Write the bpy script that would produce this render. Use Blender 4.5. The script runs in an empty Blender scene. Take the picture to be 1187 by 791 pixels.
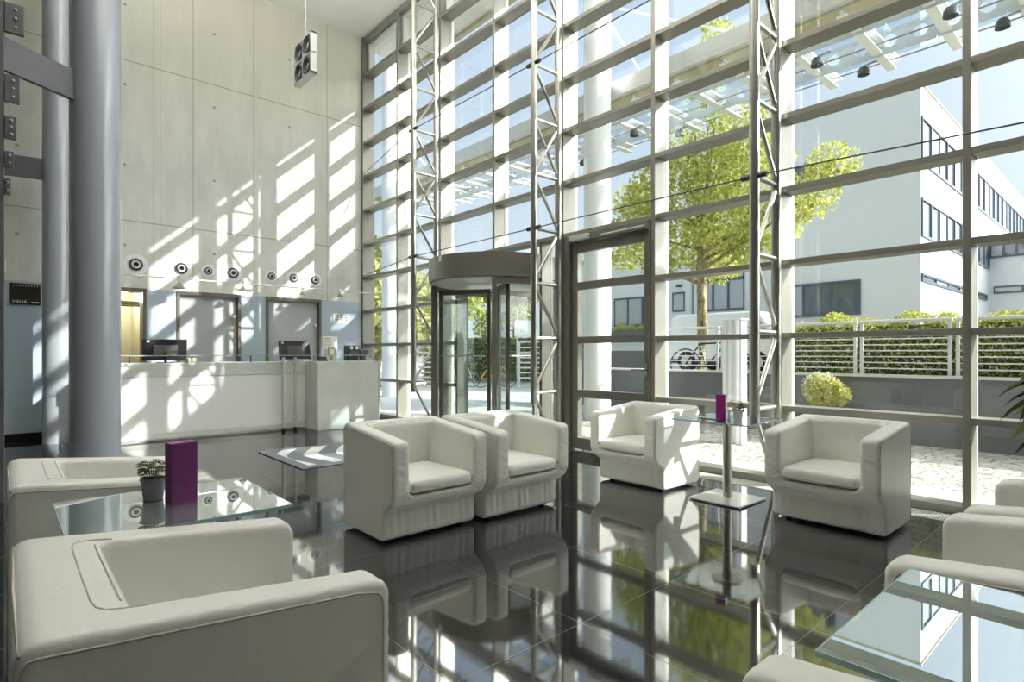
import bpy, bmesh, math, random
import numpy as np
from mathutils import Vector, Matrix
PI = math.pi
FILL = 820      # power of each added fill spot
scene = bpy.context.scene
COL = scene.collection

# ------------------------------------------------------------------ helpers
class MB:
    """collects simple shapes into one mesh"""
    def __init__(s): s.v = []; s.f = []
    def add(s, vs, fs):
        o = len(s.v); s.v += [tuple(p) for p in vs]; s.f += [tuple(i + o for i in f) for f in fs]
    def box(s, x0, x1, y0, y1, z0, z1):
        s.add([(x0,y0,z0),(x1,y0,z0),(x1,y1,z0),(x0,y1,z0),(x0,y0,z1),(x1,y0,z1),(x1,y1,z1),(x0,y1,z1)],
              [(0,3,2,1),(4,5,6,7),(0,1,5,4),(1,2,6,5),(2,3,7,6),(3,0,4,7)]); return s
    def obox(s, c, size, M=None):
        h = [k / 2 for k in size]; M = M or Matrix.Identity(3); c = Vector(c)
        vs = [c + M @ Vector((sx*h[0], sy*h[1], sz*h[2])) for sz in (-1,1) for sx, sy in ((-1,-1),(1,-1),(1,1),(-1,1))]
        s.add(vs, [(0,3,2,1),(4,5,6,7),(0,1,5,4),(1,2,6,5),(2,3,7,6),(3,0,4,7)]); return s
    def tube(s, p0, p1, r, n=10, r1=None):
        p0, p1 = Vector(p0), Vector(p1); d = (p1 - p0)
        q = d.to_track_quat('Z', 'Y').to_matrix(); r1 = r if r1 is None else r1; vs = []
        for p, rr in ((p0, r), (p1, r1)):
            vs += [p + q @ Vector((rr*math.cos(2*PI*i/n), rr*math.sin(2*PI*i/n), 0)) for i in range(n)]
        s.add(vs, [(i, (i+1) % n, n + (i+1) % n, n + i) for i in range(n)] + [tuple(range(n-1,-1,-1)), tuple(range(n, 2*n))]); return s
    def path(s, pts, r, n=8):
        pts = [Vector(p) for p in pts]; vs = []; m = len(pts)
        rr = r if isinstance(r, (list, tuple)) else [r]*m
        for k, p in enumerate(pts):
            d = pts[min(k+1, m-1)] - pts[max(k-1, 0)]
            q = d.to_track_quat('Z', 'Y').to_matrix()
            vs += [p + q @ Vector((rr[k]*math.cos(2*PI*i/n), rr[k]*math.sin(2*PI*i/n), 0)) for i in range(n)]
        fs = [(k*n+i, k*n+(i+1) % n, (k+1)*n+(i+1) % n, (k+1)*n+i) for k in range(m-1) for i in range(n)]
        s.add(vs, fs + [tuple(range(n-1,-1,-1)), tuple(range((m-1)*n, m*n))]); return s
    def lathe(s, prof, n=32, c=(0,0,0), axis='Z', cap=True):
        c = Vector(c); vs = []
        for r, h in prof:
            for i in range(n):
                a = 2*PI*i/n; x, y = r*math.cos(a), r*math.sin(a)
                vs.append(c + (Vector((x,y,h)) if axis == 'Z' else Vector((h,x,y)) if axis == 'X' else Vector((y,h,x))))
        m = len(prof)
        fs = [(k*n+i, k*n+(i+1) % n, (k+1)*n+(i+1) % n, (k+1)*n+i) for k in range(m-1) for i in range(n)]
        if cap: fs += [tuple(range(n-1,-1,-1)), tuple(range((m-1)*n, m*n))]
        s.add(vs, fs); return s
    def prism(s, poly, a0, a1, plane='XZ'):
        """extrude a 2D polygon: XZ -> along y, YZ -> along x, XY -> along z"""
        f = {'XZ': lambda p, a: (p[0], a, p[1]), 'YZ': lambda p, a: (a, p[0], p[1]), 'XY': lambda p, a: (p[0], p[1], a)}[plane]
        n = len(poly)
        s.add([f(p, a0) for p in poly] + [f(p, a1) for p in poly],
              [(i, (i+1) % n, n+(i+1) % n, n+i) for i in range(n)] + [tuple(range(n-1,-1,-1)), tuple(range(n, 2*n))]); return s
    def arc(s, c, r0, r1, a0, a1, z0, z1, n=24):
        vs = []
        for i in range(n+1):
            a = a0 + (a1-a0)*i/n; ca, sa = math.cos(a), math.sin(a)
            vs += [(c[0]+r0*ca, c[1]+r0*sa, z0), (c[0]+r1*ca, c[1]+r1*sa, z0), (c[0]+r1*ca, c[1]+r1*sa, z1), (c[0]+r0*ca, c[1]+r0*sa, z1)]
        fs = [(4*i+k, 4*i+(k+1) % 4, 4*i+4+(k+1) % 4, 4*i+4+k) for i in range(n) for k in range(4)]
        s.add(vs, fs + [(0,1,2,3), (4*n+3,4*n+2,4*n+1,4*n)]); return s
    def build(s, name, m, parent=None, loc=None, smooth=False, bevel=0, seg=2):
        me = bpy.data.meshes.new(name); me.from_pydata(s.v, [], s.f)
        bm = bmesh.new(); bm.from_mesh(me); bmesh.ops.recalc_face_normals(bm, faces=bm.faces); bm.to_mesh(me); bm.free()
        return link(name, me, m, parent, loc, smooth, bevel, seg)

def link(name, me, m, parent=None, loc=None, smooth=False, bevel=0, seg=2):
    o = bpy.data.objects.new(name, me); COL.objects.link(o)
    if m: me.materials.append(m)
    if parent: o.parent = parent
    if loc: o.location = loc
    if bevel:
        b = o.modifiers.new('bevel', 'BEVEL'); b.width = bevel; b.segments = seg; b.limit_method = 'ANGLE'; b.angle_limit = math.radians(40)
    if smooth:
        me.polygons.foreach_set('use_smooth', [True]*len(me.polygons))
        if smooth == 'auto':
            me.set_sharp_from_angle(angle=math.radians(35))
    return o

def tag(o, label=None, cat=None, group=None, kind=None):
    if label: o['label'] = label
    if cat: o['category'] = cat
    if group: o['group'] = group
    if kind: o['kind'] = kind
    return o
def empty(name, loc=(0,0,0), rz=0, **k):
    o = bpy.data.objects.new(name, None); COL.objects.link(o); o.location = loc; o.rotation_euler = (0,0,rz); o.empty_display_size = .1
    return tag(o, **k)
def structure(o, label): return tag(o, label, 'room part' if False else None, kind='structure')
def copy_tree(o, parent=None):
    c = o.copy(); COL.objects.link(c)
    if parent: c.parent = parent
    for ch in [k for k in o.children]: copy_tree(ch, c)
    return c
def place(o, loc, rz, label): o.location = loc; o.rotation_euler = (0,0,rz); o['label'] = label; return o
def text(name, body, size, m, loc, rot, parent, ext=.0015):
    cu = bpy.data.curves.new(name, 'FONT'); cu.body = body; cu.size = size; cu.extrude = ext; cu.align_x = 'CENTER'; cu.align_y = 'CENTER'
    o = bpy.data.objects.new(name, cu); COL.objects.link(o); cu.materials.append(m); bpy.context.view_layer.update()
    me = bpy.data.meshes.new_from_object(o); bpy.data.objects.remove(o); q = link(name, me, m, parent); q.location = loc; q.rotation_euler = rot
    if not me.materials[0]: me.materials[0] = m
    return q

# ------------------------------------------------------------------ materials
def lin(c): return tuple((x/255/12.92 if x/255 <= .04045 else ((x/255+.055)/1.055)**2.4) for x in c) + (1,)
def mat(name, c, rough=.5, metal=0, spec=.5, **kw):
    m = bpy.data.materials.new(name); m.use_nodes = True; b = m.node_tree.nodes['Principled BSDF']
    b.inputs['Base Color'].default_value = c if len(c) == 4 else tuple(c)+(1,)
    b.inputs['Roughness'].default_value = rough; b.inputs['Metallic'].default_value = metal; b.inputs['Specular IOR Level'].default_value = spec
    for k, v in kw.items(): b.inputs[k].default_value = v
    return m
class NT:
    def __init__(s, m): s.m = m; s.n = m.node_tree.nodes; s.l = m.node_tree.links; s.b = s.n.get('Principled BSDF')
    def new(s, t, **p):
        n = s.n.new(t)
        for k, v in p.items(): setattr(n, k, v)
        return n
    def co(s, kind='Object'): return s.new('ShaderNodeTexCoord').outputs[kind]
    def pos(s): return s.new('ShaderNodeNewGeometry').outputs['Position']
    def sc(s, v, sx, sy, sz):
        n = s.new('ShaderNodeMapping'); n.inputs['Scale'].default_value = (sx,sy,sz); s.l.new(v, n.inputs['Vector']); return n.outputs[0]
    def noise(s, v, scale, detail=4, rough=.5):
        n = s.new('ShaderNodeTexNoise'); n.inputs['Scale'].default_value = scale; n.inputs['Detail'].default_value = detail; n.inputs['Roughness'].default_value = rough
        s.l.new(v, n.inputs['Vector']); return n.outputs['Fac']
    def math(s, op, a, b=None, c=None):
        n = s.new('ShaderNodeMath', operation=op)
        for i, x in enumerate((a, b, c)):
            if x is None: continue
            if isinstance(x, (int, float)): n.inputs[i].default_value = x
            else: s.l.new(x, n.inputs[i])
        return n.outputs[0]
    def ramp(s, f, stops):
        n = s.new('ShaderNodeValToRGB'); e = n.color_ramp.elements
        while len(e) < len(stops): e.new(.5)
        for i, (p, c) in enumerate(stops): e[i].position = p; e[i].color = c if len(c) == 4 else tuple(c)+(1,)
        s.l.new(f, n.inputs[0]); return n.outputs[0]
    def mix(s, f, a, b, blend='MIX'):
        n = s.new('ShaderNodeMix', data_type='RGBA', blend_type=blend)
        for x, k in ((f, 0), (a, 6), (b, 7)):
            if isinstance(x, (int, float)): n.inputs[k].default_value = x
            elif isinstance(x, tuple): n.inputs[k].default_value = x
            else: s.l.new(x, n.inputs[k])
        return n.outputs[2]
    def bump(s, h, strength, dist=.01):
        n = s.new('ShaderNodeBump'); n.inputs['Strength'].default_value = strength; n.inputs['Distance'].default_value = dist
        s.l.new(h, n.inputs['Height']); s.l.new(n.outputs[0], s.b.inputs['Normal'])
    def sep(s, v):
        n = s.new('ShaderNodeSeparateXYZ'); s.l.new(v, n.inputs[0]); return n.outputs
    def set(s, k, v): s.l.new(v, s.b.inputs[k])
    def lines(s, x, at, w):
        """1 inside thin bands around each value of at"""
        tot = None
        for a in at:
            d = s.math('LESS_THAN', s.math('ABSOLUTE', s.math('SUBTRACT', x, a)), w)
            tot = d if tot is None else s.math('MAXIMUM', tot, d)
        return tot

def glass_mat(name, tint, base, power=4.0, span=.9, rough=0.0):
    """thin pane: lets light straight through, mirrors more at grazing angles"""
    m = bpy.data.materials.new(name); m.use_nodes = True; t = NT(m); t.n.clear()
    out = t.new('ShaderNodeOutputMaterial'); mx = t.new('ShaderNodeMixShader'); tr = t.new('ShaderNodeBsdfTransparent'); gl = t.new('ShaderNodeBsdfGlossy')
    tr.inputs[0].default_value = tint + (1,); gl.inputs['Roughness'].default_value = rough; gl.inputs['Color'].default_value = (.95,.97,1,1)
    lw = t.new('ShaderNodeLayerWeight'); lw.inputs['Blend'].default_value = .5
    f = t.math('ADD', t.math('MULTIPLY', t.math('POWER', lw.outputs['Facing'], power), span), base)
    t.l.new(f, mx.inputs[0]); t.l.new(tr.outputs[0], mx.inputs[1]); t.l.new(gl.outputs[0], mx.inputs[2]); t.l.new(mx.outputs[0], out.inputs[0])
    return m

M = {}
M['glass'] = glass_mat('window_glass', (.95,.975,.97), .035, 4.5, .6)
M['door_glass'] = glass_mat('door_glass', (.93,.96,.95), .04, 4.5, .6)
M['canopy_glass'] = glass_mat('canopy_glass', (.86,.9,.93), .05, 4, .6)
M['shelf_glass'] = glass_mat('shelf_glass', (.92,.97,.96), .08, 3, .7)
m = mat('table_glass', lin((172,190,184)), .3); t = NT(m); gl = t.new('ShaderNodeBsdfGlossy'); gl.inputs['Roughness'].default_value = 0; gl.inputs[0].default_value = (.93,.97,.97,1)
lw = t.new('ShaderNodeLayerWeight'); lw.inputs['Blend'].default_value = .5; mx = t.new('ShaderNodeMixShader'); t.l.new(t.math('ADD', t.math('MULTIPLY', t.math('POWER', lw.outputs['Facing'], 2.0), .45), .5), mx.inputs[0])
t.l.new(t.b.outputs[0], mx.inputs[1]); t.l.new(gl.outputs[0], mx.inputs[2]); t.l.new(mx.outputs[0], t.n['Material Output'].inputs[0]); M['table_glass'] = m
M['bistro_glass'] = glass_mat('pale_table_glass', (.72,.82,.82), .22, 2.5, .6)
M['glass_edge'] = mat('glass_edge', lin((150,178,175)), .15)
M['pane_dark'] = mat('dark_window_pane', lin((92,100,108)), .06, 0, .8)
M['pane_light'] = mat('curtained_window_pane', lin((176,182,184)), .1, 0, .8)

# concrete
m = mat('concrete', (.55,.53,.47), .75, 0, .3); t = NT(m); p = t.pos(); s = t.sep(p)
n1 = t.noise(p, .55, 5, .6); n2 = t.noise(t.sc(p, 1,1,.25), 3.0, 6, .65); n3 = t.noise(p, 60, 2)
c = t.ramp(n1, [(.3, lin((202,203,197))), (.7, lin((217,218,212)))])
c = t.mix(t.math('MULTIPLY', t.math('SUBTRACT', n2, .40), 1.5), c, lin((172,172,162)))
up = t.new('ShaderNodeMapRange'); up.inputs['From Min'].default_value = 4.5; up.inputs['From Max'].default_value = 7.2; t.l.new(s[2], up.inputs[0])
c = t.mix(t.math('MULTIPLY', up.outputs[0], .6), c, lin((206,202,182)))
joint = t.math('MAXIMUM', t.lines(s[1], [-8.0,-6.6,-5.2,-3.84,-3.24,-2.22,-.78], .007), t.lines(s[2], [3.5,6.15], .009))
c = t.mix(t.math('MULTIPLY', joint, .55), c, lin((110,106,92)))
c = t.mix(t.math('MULTIPLY', t.lines(s[1], [-3.74,-1.54], .004), .25), c, lin((120,116,100)))
dzz = t.math('MULTIPLY', t.math('SUBTRACT', t.math('FRACT', t.math('DIVIDE', t.math('ADD', s[2], .22), 1.325)), .5), 1.325); hole = None
for y0 in (-6.9,-5.6,-4.25,-2.9,-1.55):
    dy = t.math('SUBTRACT', s[1], y0); rr2 = t.math('LESS_THAN', t.math('ADD', t.math('MULTIPLY', dy, dy), t.math('MULTIPLY', dzz, dzz)), .0006); hole = rr2 if hole is None else t.math('MAXIMUM', hole, rr2)
c = t.mix(t.math('MULTIPLY', hole, .6), c, lin((96,94,84)))
t.set('Base Color', c); t.bump(t.math('ADD', t.math('MULTIPLY', n3, .3), n2), .16, .02); M['concrete'] = m
m = mat('smooth_concrete', (.5,.5,.48), .55, 0, .35); t = NT(m); p = t.pos()
c = t.ramp(t.noise(p, 2.2, 7, .65), [(.3, lin((204,205,200))), (.75, lin((226,226,220)))]); t.set('Base Color', c); t.bump(t.noise(p, 30, 4), .08, .01); M['desk'] = m
M['desk_white'] = mat('white_satin_panel', lin((240,240,237)), .35)
M['panel_blue'] = mat('blue_grey_wall_panel', lin((168,180,192)), .55)
M['door_grey'] = mat('grey_door', lin((164,168,168)), .5)
M['frame_brown'] = mat('bronze_door_frame', lin((104,100,90)), .45, .3)
M['beige'] = mat('beige_corridor', lin((196,190,165)), .7)
M['ceiling'] = mat('white_ceiling', lin((232,231,225)), .7)
M['render_white'] = mat('white_render', lin((226,228,228)), .85, 0, .2)
M['soffit'] = mat('cream_soffit', lin((232,229,218)), .7)
M['soffit_edge'] = mat('bronze_roof_edge', lin((176,166,130)), .5)
M['wall_plain'] = mat('plain_lobby_wall', lin((66,66,66)), .85)
M['black'] = mat('black_plastic', lin((26,26,28)), .35)
M['dark_grey'] = mat('dark_grey', lin((70,70,70)), .5)
M['skirting'] = mat('black_skirting', lin((22,22,22)), .3)
M['white'] = mat('white_paint', lin((232,233,232)), .45)
M['white_metal'] = mat('white_coated_steel', lin((238,240,241)), .4)
M['steel_grey'] = mat('grey_coated_steel', lin((84,85,88)), .42, .15)
M['steel'] = mat('brushed_steel', lin((178,176,168)), .28, .85)
M['base_plate'] = mat('satin_base_plate', lin((214,214,210)), .22, .35)
M['chrome'] = mat('polished_steel', lin((205,206,206)), .15, 1)
M['rail_steel'] = mat('galvanised_rail', lin((214,216,214)), .4, .2)
M['slate'] = mat('slate_retaining_wall', lin((106,108,110)), .6)
# facade metal: satin, warm grey
m = mat('facade_metal', lin((142,140,130)), .36, .35, .5); t = NT(m); p = t.pos()
t.set('Roughness', t.math('ADD', t.math('MULTIPLY', t.noise(t.sc(p, 1,1,.3), 4, 3), .18), .27)); M['facade'] = m
M['facade_dark'] = mat('bronze_grey_metal', lin((120,118,109)), .36, .4)
M['alu_light'] = mat('light_aluminium', lin((205,206,200)), .4, .2)
# column paint
m = mat('column_paint', lin((160,166,175)), .22, .1, .7); M['column'] = m
# polished dark granite tiles
m = mat('granite_tiles', (.02,.02,.022), .08, 0, .8, **{'IOR': 2.5}); t = NT(m); p = t.pos(); s = t.sep(p)
g = .765
def cell(x, o): return t.math('ABSOLUTE', t.math('SUBTRACT', t.math('FRACT', t.math('DIVIDE', t.math('SUBTRACT', x, o), g)), .5))
jx = t.math('GREATER_THAN', cell(s[0], 9.47), .5 - .0019); jy = t.math('GREATER_THAN', cell(s[1], -3.66), .5 - .0019); j = t.math('MAXIMUM', jx, jy)
sp = t.noise(p, 260, 2, .7); c = t.ramp(sp, [(.45, (.007,.007,.008)), (.60, (.016,.016,.018)), (.72, (.10,.10,.11))])
c = t.mix(j, c, lin((84,84,82))); t.set('Base Color', c)
t.set('Roughness', t.math('ADD', t.math('MULTIPLY', t.noise(p, 1.3, 4), .05), t.math('ADD', t.math('MULTIPLY', j, .3), .025)))
M['granite'] = m
# cream leather
m = mat('cream_leather', lin((228,224,210)), .42, 0, .45); t = NT(m); o = t.co()
fine = t.new('ShaderNodeTexVoronoi'); fine.inputs['Scale'].default_value = 240; t.l.new(o, fine.inputs['Vector'])
wr = t.noise(t.sc(o, 9, 9, 1.4), 1.6, 5, .6); big = t.noise(o, 5, 3)
h = t.math('ADD', t.math('MULTIPLY', fine.outputs['Distance'], .035), t.math('ADD', t.math('MULTIPLY', wr, .55), t.math('MULTIPLY', big, .45)))
t.bump(h, .22, .018); t.set('Base Color', t.mix(t.math('MULTIPLY', big, .5), lin((238,237,231)), lin((226,224,214))))
t.set('Roughness', t.math('ADD', t.math('MULTIPLY', big, .12), .27)); M['leather'] = m
M['seam'] = mat('leather_seam', lin((196,191,178)), .5)
M['mat_blue'] = None
m = mat('blue_grey_rug', lin((120,138,158)), .95, 0, .1); t = NT(m); o = t.co(); s = t.sep(o)
w = t.new('ShaderNodeTexWave', wave_type='RINGS', rings_direction='Z', wave_profile='SIN'); w.inputs['Scale'].default_value = .9; w.inputs['Distortion'].default_value = 3.2; w.inputs['Detail'].default_value = 1; w.inputs['Detail Scale'].default_value = .8
mp = t.new('ShaderNodeMapping'); mp.inputs['Location'].default_value = (-.25,-.75,0); t.l.new(o, mp.inputs[0]); t.l.new(mp.outputs[0], w.inputs['Vector'])
edge = t.math('MULTIPLY', t.math('LESS_THAN', t.math('ABSOLUTE', s[0]), .62), t.math('LESS_THAN', t.math('ABSOLUTE', s[1]), .78))
f = t.math('MULTIPLY', t.ramp(w.outputs['Fac'], [(.5, (0,0,0)), (.62, (1,1,1))]), edge)
t.set('Base Color', t.mix(f, t.mix(t.noise(o, 90, 2), lin((98,104,112)), lin((138,144,150))), lin((232,234,232)))); M['rug'] = m
M['purple'] = mat('purple_card', lin((132,14,110)), .45)
M['purple_dark'] = mat('plum_card', lin((96,30,92)), .5)
M['pot_grey'] = mat('grey_pot', lin((128,130,132)), .5)
M['pot_white'] = mat('white_pot', lin((214,216,214)), .45)
M['soil'] = mat('soil', lin((58,46,36)), .9)
M['pink'] = mat('pink_petal', lin((196,40,150)), .5)
def leaf_mat(name, a, b, tr=.35):
    m = bpy.data.materials.new(name); m.use_nodes = True; t = NT(m); info = t.new('ShaderNodeNewGeometry')
    c = t.mix(info.outputs['Random Per Island'], lin(a), lin(b)); t.set('Base Color', c); t.b.inputs['Roughness'].default_value = .55; t.b.inputs['Specular IOR Level'].default_value = .3
    tl = t.new('ShaderNodeBsdfTranslucent'); t.l.new(c, tl.inputs[0]); mx = t.new('ShaderNodeMixShader'); mx.inputs[0].default_value = tr
    t.l.new(t.b.outputs[0], mx.inputs[1]); t.l.new(tl.outputs[0], mx.inputs[2]); t.l.new(mx.outputs[0], t.n['Material Output'].inputs[0]); return m
M['leaf_maple'] = leaf_mat('maple_leaf', (158,166,78), (218,218,136), .42)
M['leaf_hedge'] = leaf_mat('hedge_leaf', (126,138,62), (216,214,118), .4)
M['leaf_dark'] = leaf_mat('dark_leaf', (110,120,84), (168,172,116), .35)
M['leaf_far'] = leaf_mat('far_leaf', (150,156,100), (206,204,140), .45)
M['leaf_bush'] = leaf_mat('bush_leaf', (186,190,80), (226,222,150), .4)
M['blossom'] = leaf_mat('white_blossom', (222,220,200), (244,242,226), .3)
M['leaf_pot'] = leaf_mat('pot_leaf', (44,50,30), (110,112,66), .2)
M['leaf_palm'] = leaf_mat('palm_leaf', (30,36,20), (92,104,44), .25)
m = mat('bark', lin((150,136,110)), .9); t = NT(m); p = t.pos()
t.set('Base Color', t.ramp(t.noise(t.sc(p, 3,3,1), 7, 5), [(.35, lin((104,92,70))), (.65, lin((186,172,134)))])); M['bark'] = m
# paving outside
m = mat('cobbles', lin((190,188,180)), .85, 0, .2); t = NT(m); p = t.pos()
v = t.new('ShaderNodeTexVoronoi', feature='DISTANCE_TO_EDGE'); v.inputs['Scale'].default_value = 7.5; v.inputs['Randomness'].default_value = .75; t.l.new(p, v.inputs['Vector'])
v2 = t.new('ShaderNodeTexVoronoi'); v2.inputs['Scale'].default_value = 7.5; v2.inputs['Randomness'].default_value = .75; t.l.new(p, v2.inputs['Vector'])
c = t.mix(v2.outputs['Color'], lin((178,175,164)), lin((208,204,192))); gap = t.math('LESS_THAN', v.outputs['Distance'], .055)
t.set('Base Color', t.mix(t.math('MULTIPLY', gap, .8), c, lin((120,112,98)))); t.bump(t.math('MINIMUM', v.outputs['Distance'], .15), .8, .03); M['cobbles'] = m
m = mat('stone_slabs', lin((216,214,206)), .8, 0, .2); t = NT(m); p = t.pos(); s = t.sep(p)
c = t.ramp(t.noise(p, 3, 5), [(.3, lin((204,202,193))), (.7, lin((226,224,216)))])
def frac(x, o, g): return t.math('LESS_THAN', t.math('FRACT', t.math('DIVIDE', t.math('SUBTRACT', x, o), g)), .012)
t.set('Base Color', t.mix(t.math('MULTIPLY', t.math('MAXIMUM', frac(s[0], .35, .8), frac(s[1], .1, .8)), .6), c, lin((130,126,116)))); M['slabs'] = m
m = mat('street_asphalt', lin((196,196,194)), .9, 0, .2); t = NT(m); p = t.pos()
t.set('Base Color', t.ramp(t.noise(p, .8, 6), [(.3, lin((180,181,182))), (.7, lin((208,208,205)))])); M['street'] = m
M['earth'] = mat('planted_earth', lin((120,116,96)), .95)
M['yellow'] = mat('yellow_paint', lin((236,206,40)), .5)
M['tyre'] = mat('tyre_rubber', lin((34,34,36)), .8)
M['car_white'] = mat('white_car_paint', lin((236,238,240)), .2, 0, .6)
M['windscreen'] = mat('tinted_car_glass', lin((150,170,190)), .05, 0, .9)
M['paper'] = mat('printed_paper', lin((228,226,216)), .7)
M['gold'] = mat('brass_frame', lin((176,160,110)), .35, .6)
M['plaque'] = mat('dark_bronze_plaque', lin((60,60,48)), .18, .3, .7)
M['silver_ink'] = mat('silver_lettering', lin((236,236,230)), .4)
M['lamp_glass'] = mat('opal_lamp', lin((230,234,240)), .3)
M['reflector'] = mat('lamp_reflector', lin((220,222,222)), .12, 1)

# ------------------------------------------------------------------ setting
R0, ROW, BAY = .065, .72, 1.476            # first transom top, row height, bay width
CEIL = 8.05
BAYS = 8
structure(MB().box(-.3, 16.2, -11.2, .26, -.3, 0).build('floor', M['granite']), 'polished dark granite tile floor')
structure(MB().box(-.3, 16.2, -11.2, .02, CEIL, CEIL+.15).build('ceiling', M['ceiling']), 'high white lobby ceiling')
# concrete wall on the left (x = 0) with three door openings
D = [(-4.62,-3.95), (-3.50,-2.45), (-2.00,-.91)]; DT = 2.39
w = MB(); w.box(-.3, 0, -11.2, .0, DT, CEIL+.1)
ys = [-11.2] + [k for d in D for k in d] + [0]
for a, b in zip(ys[0::2], ys[1::2]): w.box(-.3, 0, a, b, -.1, DT)
structure(w.build('wall_left', M['concrete']), 'tall bare concrete wall behind the reception')
pb = MB()
for a, b in zip(ys[0::2], ys[1::2]): pb.box(0, .012, max(a,-8)+.004, b-.004, .1, DT-.005)
structure(pb.build('trim_1', M['panel_blue']), 'pale blue-grey panelling along the foot of the concrete wall')
sk = MB()
for a, b in zip(ys[0::2], ys[1::2]): sk.box(0, .016, a, b, 0, .1)
structure(sk.build('baseboard_left', M['skirting']), 'black skirting below the blue-grey panelling')
for i, (a, b) in enumerate(D):
    d = structure(empty('door_%d' % (i+1), (0, a, 0)), ['open doorway to a beige corridor', 'grey door in the middle of the reception wall', 'grey door nearest the glass facade'][i])
    f = MB().box(-.28, .03, 0, .05, 0, DT).box(-.28, .03, b-a-.05, b-a, 0, DT).box(-.28, .03, .05, b-a-.05, DT-.06, DT)
    f.build('door_frame', M['frame_brown'], d, bevel=.003)
    if i:
        MB().box(-.10, -.06, .055, b-a-.055, .01, DT-.065).build('door_leaf', M['door_grey'], d, bevel=.003)
        MB().lathe([(.022,0),(.022,.05),(.03,.055),(.03,.075),(.0,.08)], 16, (-.06, b-a-.11, 1.98 if i == 1 else 1.86), 'X').build('door_stop', M['white'], d, smooth='auto')
    else:
        c = MB().box(-1.55, -1.5, -.6, b-a+.4, 0, 2.7).box(-1.5, -.29, b-a+.0, b-a+.06, 0, 2.7).box(-1.5, -.29, -.62, -.56, 0, 2.7).box(-1.55, -.29, -.62, b-a+.1, 2.5, 2.56).box(-1.55,-.29,-.62,b-a+.1,-.05,0)
        c.build('corridor_wall', M['beige'], d)
        MB().box(-1.5, -1.44, .05, .33, .0, 1.6).box(-1.5, -1.44, .78, 1.06, 0, 1.6).build('corridor_cabinet', M['dark_grey'], d, bevel=.004)
structure(MB().box(-.3, 16.3, -11.4, -11.2, -.1, CEIL).build('wall_back', M['wall_plain']), 'plain lobby wall behind the camera')
structure(MB().box(16.2, 16.4, -11.2, .2, -.1, CEIL).build('wall_right', M['wall_plain']), 'plain lobby wall to the right')
structure(MB().box(11.45, 16.3, 0, .26, -.1, CEIL).build('wall_sun_block', M['wall_plain']), 'solid wall beside the last glazed bay')  # added out of view to keep sun off the foreground chairs

# glass facade: one window per bay, each with its mullion, transoms and panes
MY0, MY1, GY = 0.0, .24, .19
def row(i): return R0 + ROW*i
def transoms(win, x0, x1, i0, i1, off):
    for i in range(i0, i1):
        z = row(i); lo = z-.055 if i else 0
        if i == 11: z = CEIL
        MB().box(x0-off, x1-off, .004, MY1-.02, lo, z).build('transom', M['facade'], win, bevel=.003)
def panes(win, x0, x1, i0, i1, off):
    for i in range(i0, i1):
        MB().box(x0-off, x1-off, GY, GY+.012, row(i), row(i+1)-.055).build('glass_pane', M['glass'], win)
        if i == 10:   # opening lights at the top
            f = MB(); a, b, z0, z1 = x0-off+.01, x1-off-.01, row(10)+.005, row(11)-.06
            f.box(a, a+.05, .10, .22, z0, z1).box(b-.05, b, .10, .22, z0, z1).box(a+.05, b-.05, .10, .22, z0, z0+.05).box(a+.05, b-.05, .10, .22, z1-.05, z1)
            f.build('opening_frame', M['alu_light'], win, bevel=.003)
post = MB().box(0, .075, MY0-.02, MY1+.02, 0, CEIL).build('trim_2', M['facade_dark'], bevel=.004); structure(post, 'dark corner post where the glass meets the concrete wall')
for k in range(1, BAYS+1):
    x1 = BAY*k if k < 8 else 11.45; x0 = BAY*(k-1) + (.075 if k == 1 else 0)
    win = structure(empty('window_%d' % k, (x0, 0, 0)), 'glazed facade bay number %d counted from the concrete wall' % k)
    zb = row(4)-.055 if k == 3 else 0
    MB().box(x1-.056-x0, x1-x0, MY0, MY1, zb, CEIL).build('mullion', M['facade'], win, bevel=.004)
    MB().box(x1-.052-x0, x1-.004-x0, MY1, MY1+.05, zb, CEIL).build('cover_cap', M['alu_light'], win)
    xb = x1-.056
    lo = 4 if k in (3, 4, 5) else 0
    transoms(win, x0, xb, lo, 12, x0); panes(win, x0, xb, lo, 11, x0)
    if k == 8: MB().box(.32, .82, .05, GY-.01, .065, row(3)-.055).build('sun_block_panel', M['alu_light'], win)  # unseen low panel added to keep direct sun off the armchair by the glass
    if k == 3:   # fixed lights beside the revolving door
        MB().box(.42, .47, .02, MY1, 0, row(4)-.055).build('jamb', M['facade_dark'], win); MB().box(0, .42, GY, GY+.012, .06, row(4)-.055).build('side_pane', M['glass'], win)
        for i in (1, 2, 3): MB().box(0, .42, .004, MY1-.02, row(i)-.055, row(i)).build('transom', M['facade'], win)
    if k == 4:
        MB().box(.985, 1.035, .02, MY1, 0, row(4)-.055).build('jamb', M['facade_dark'], win); MB().box(1.035, xb-x0, GY, GY+.012, .06, row(4)-.055).build('side_pane', M['glass'], win)
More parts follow.
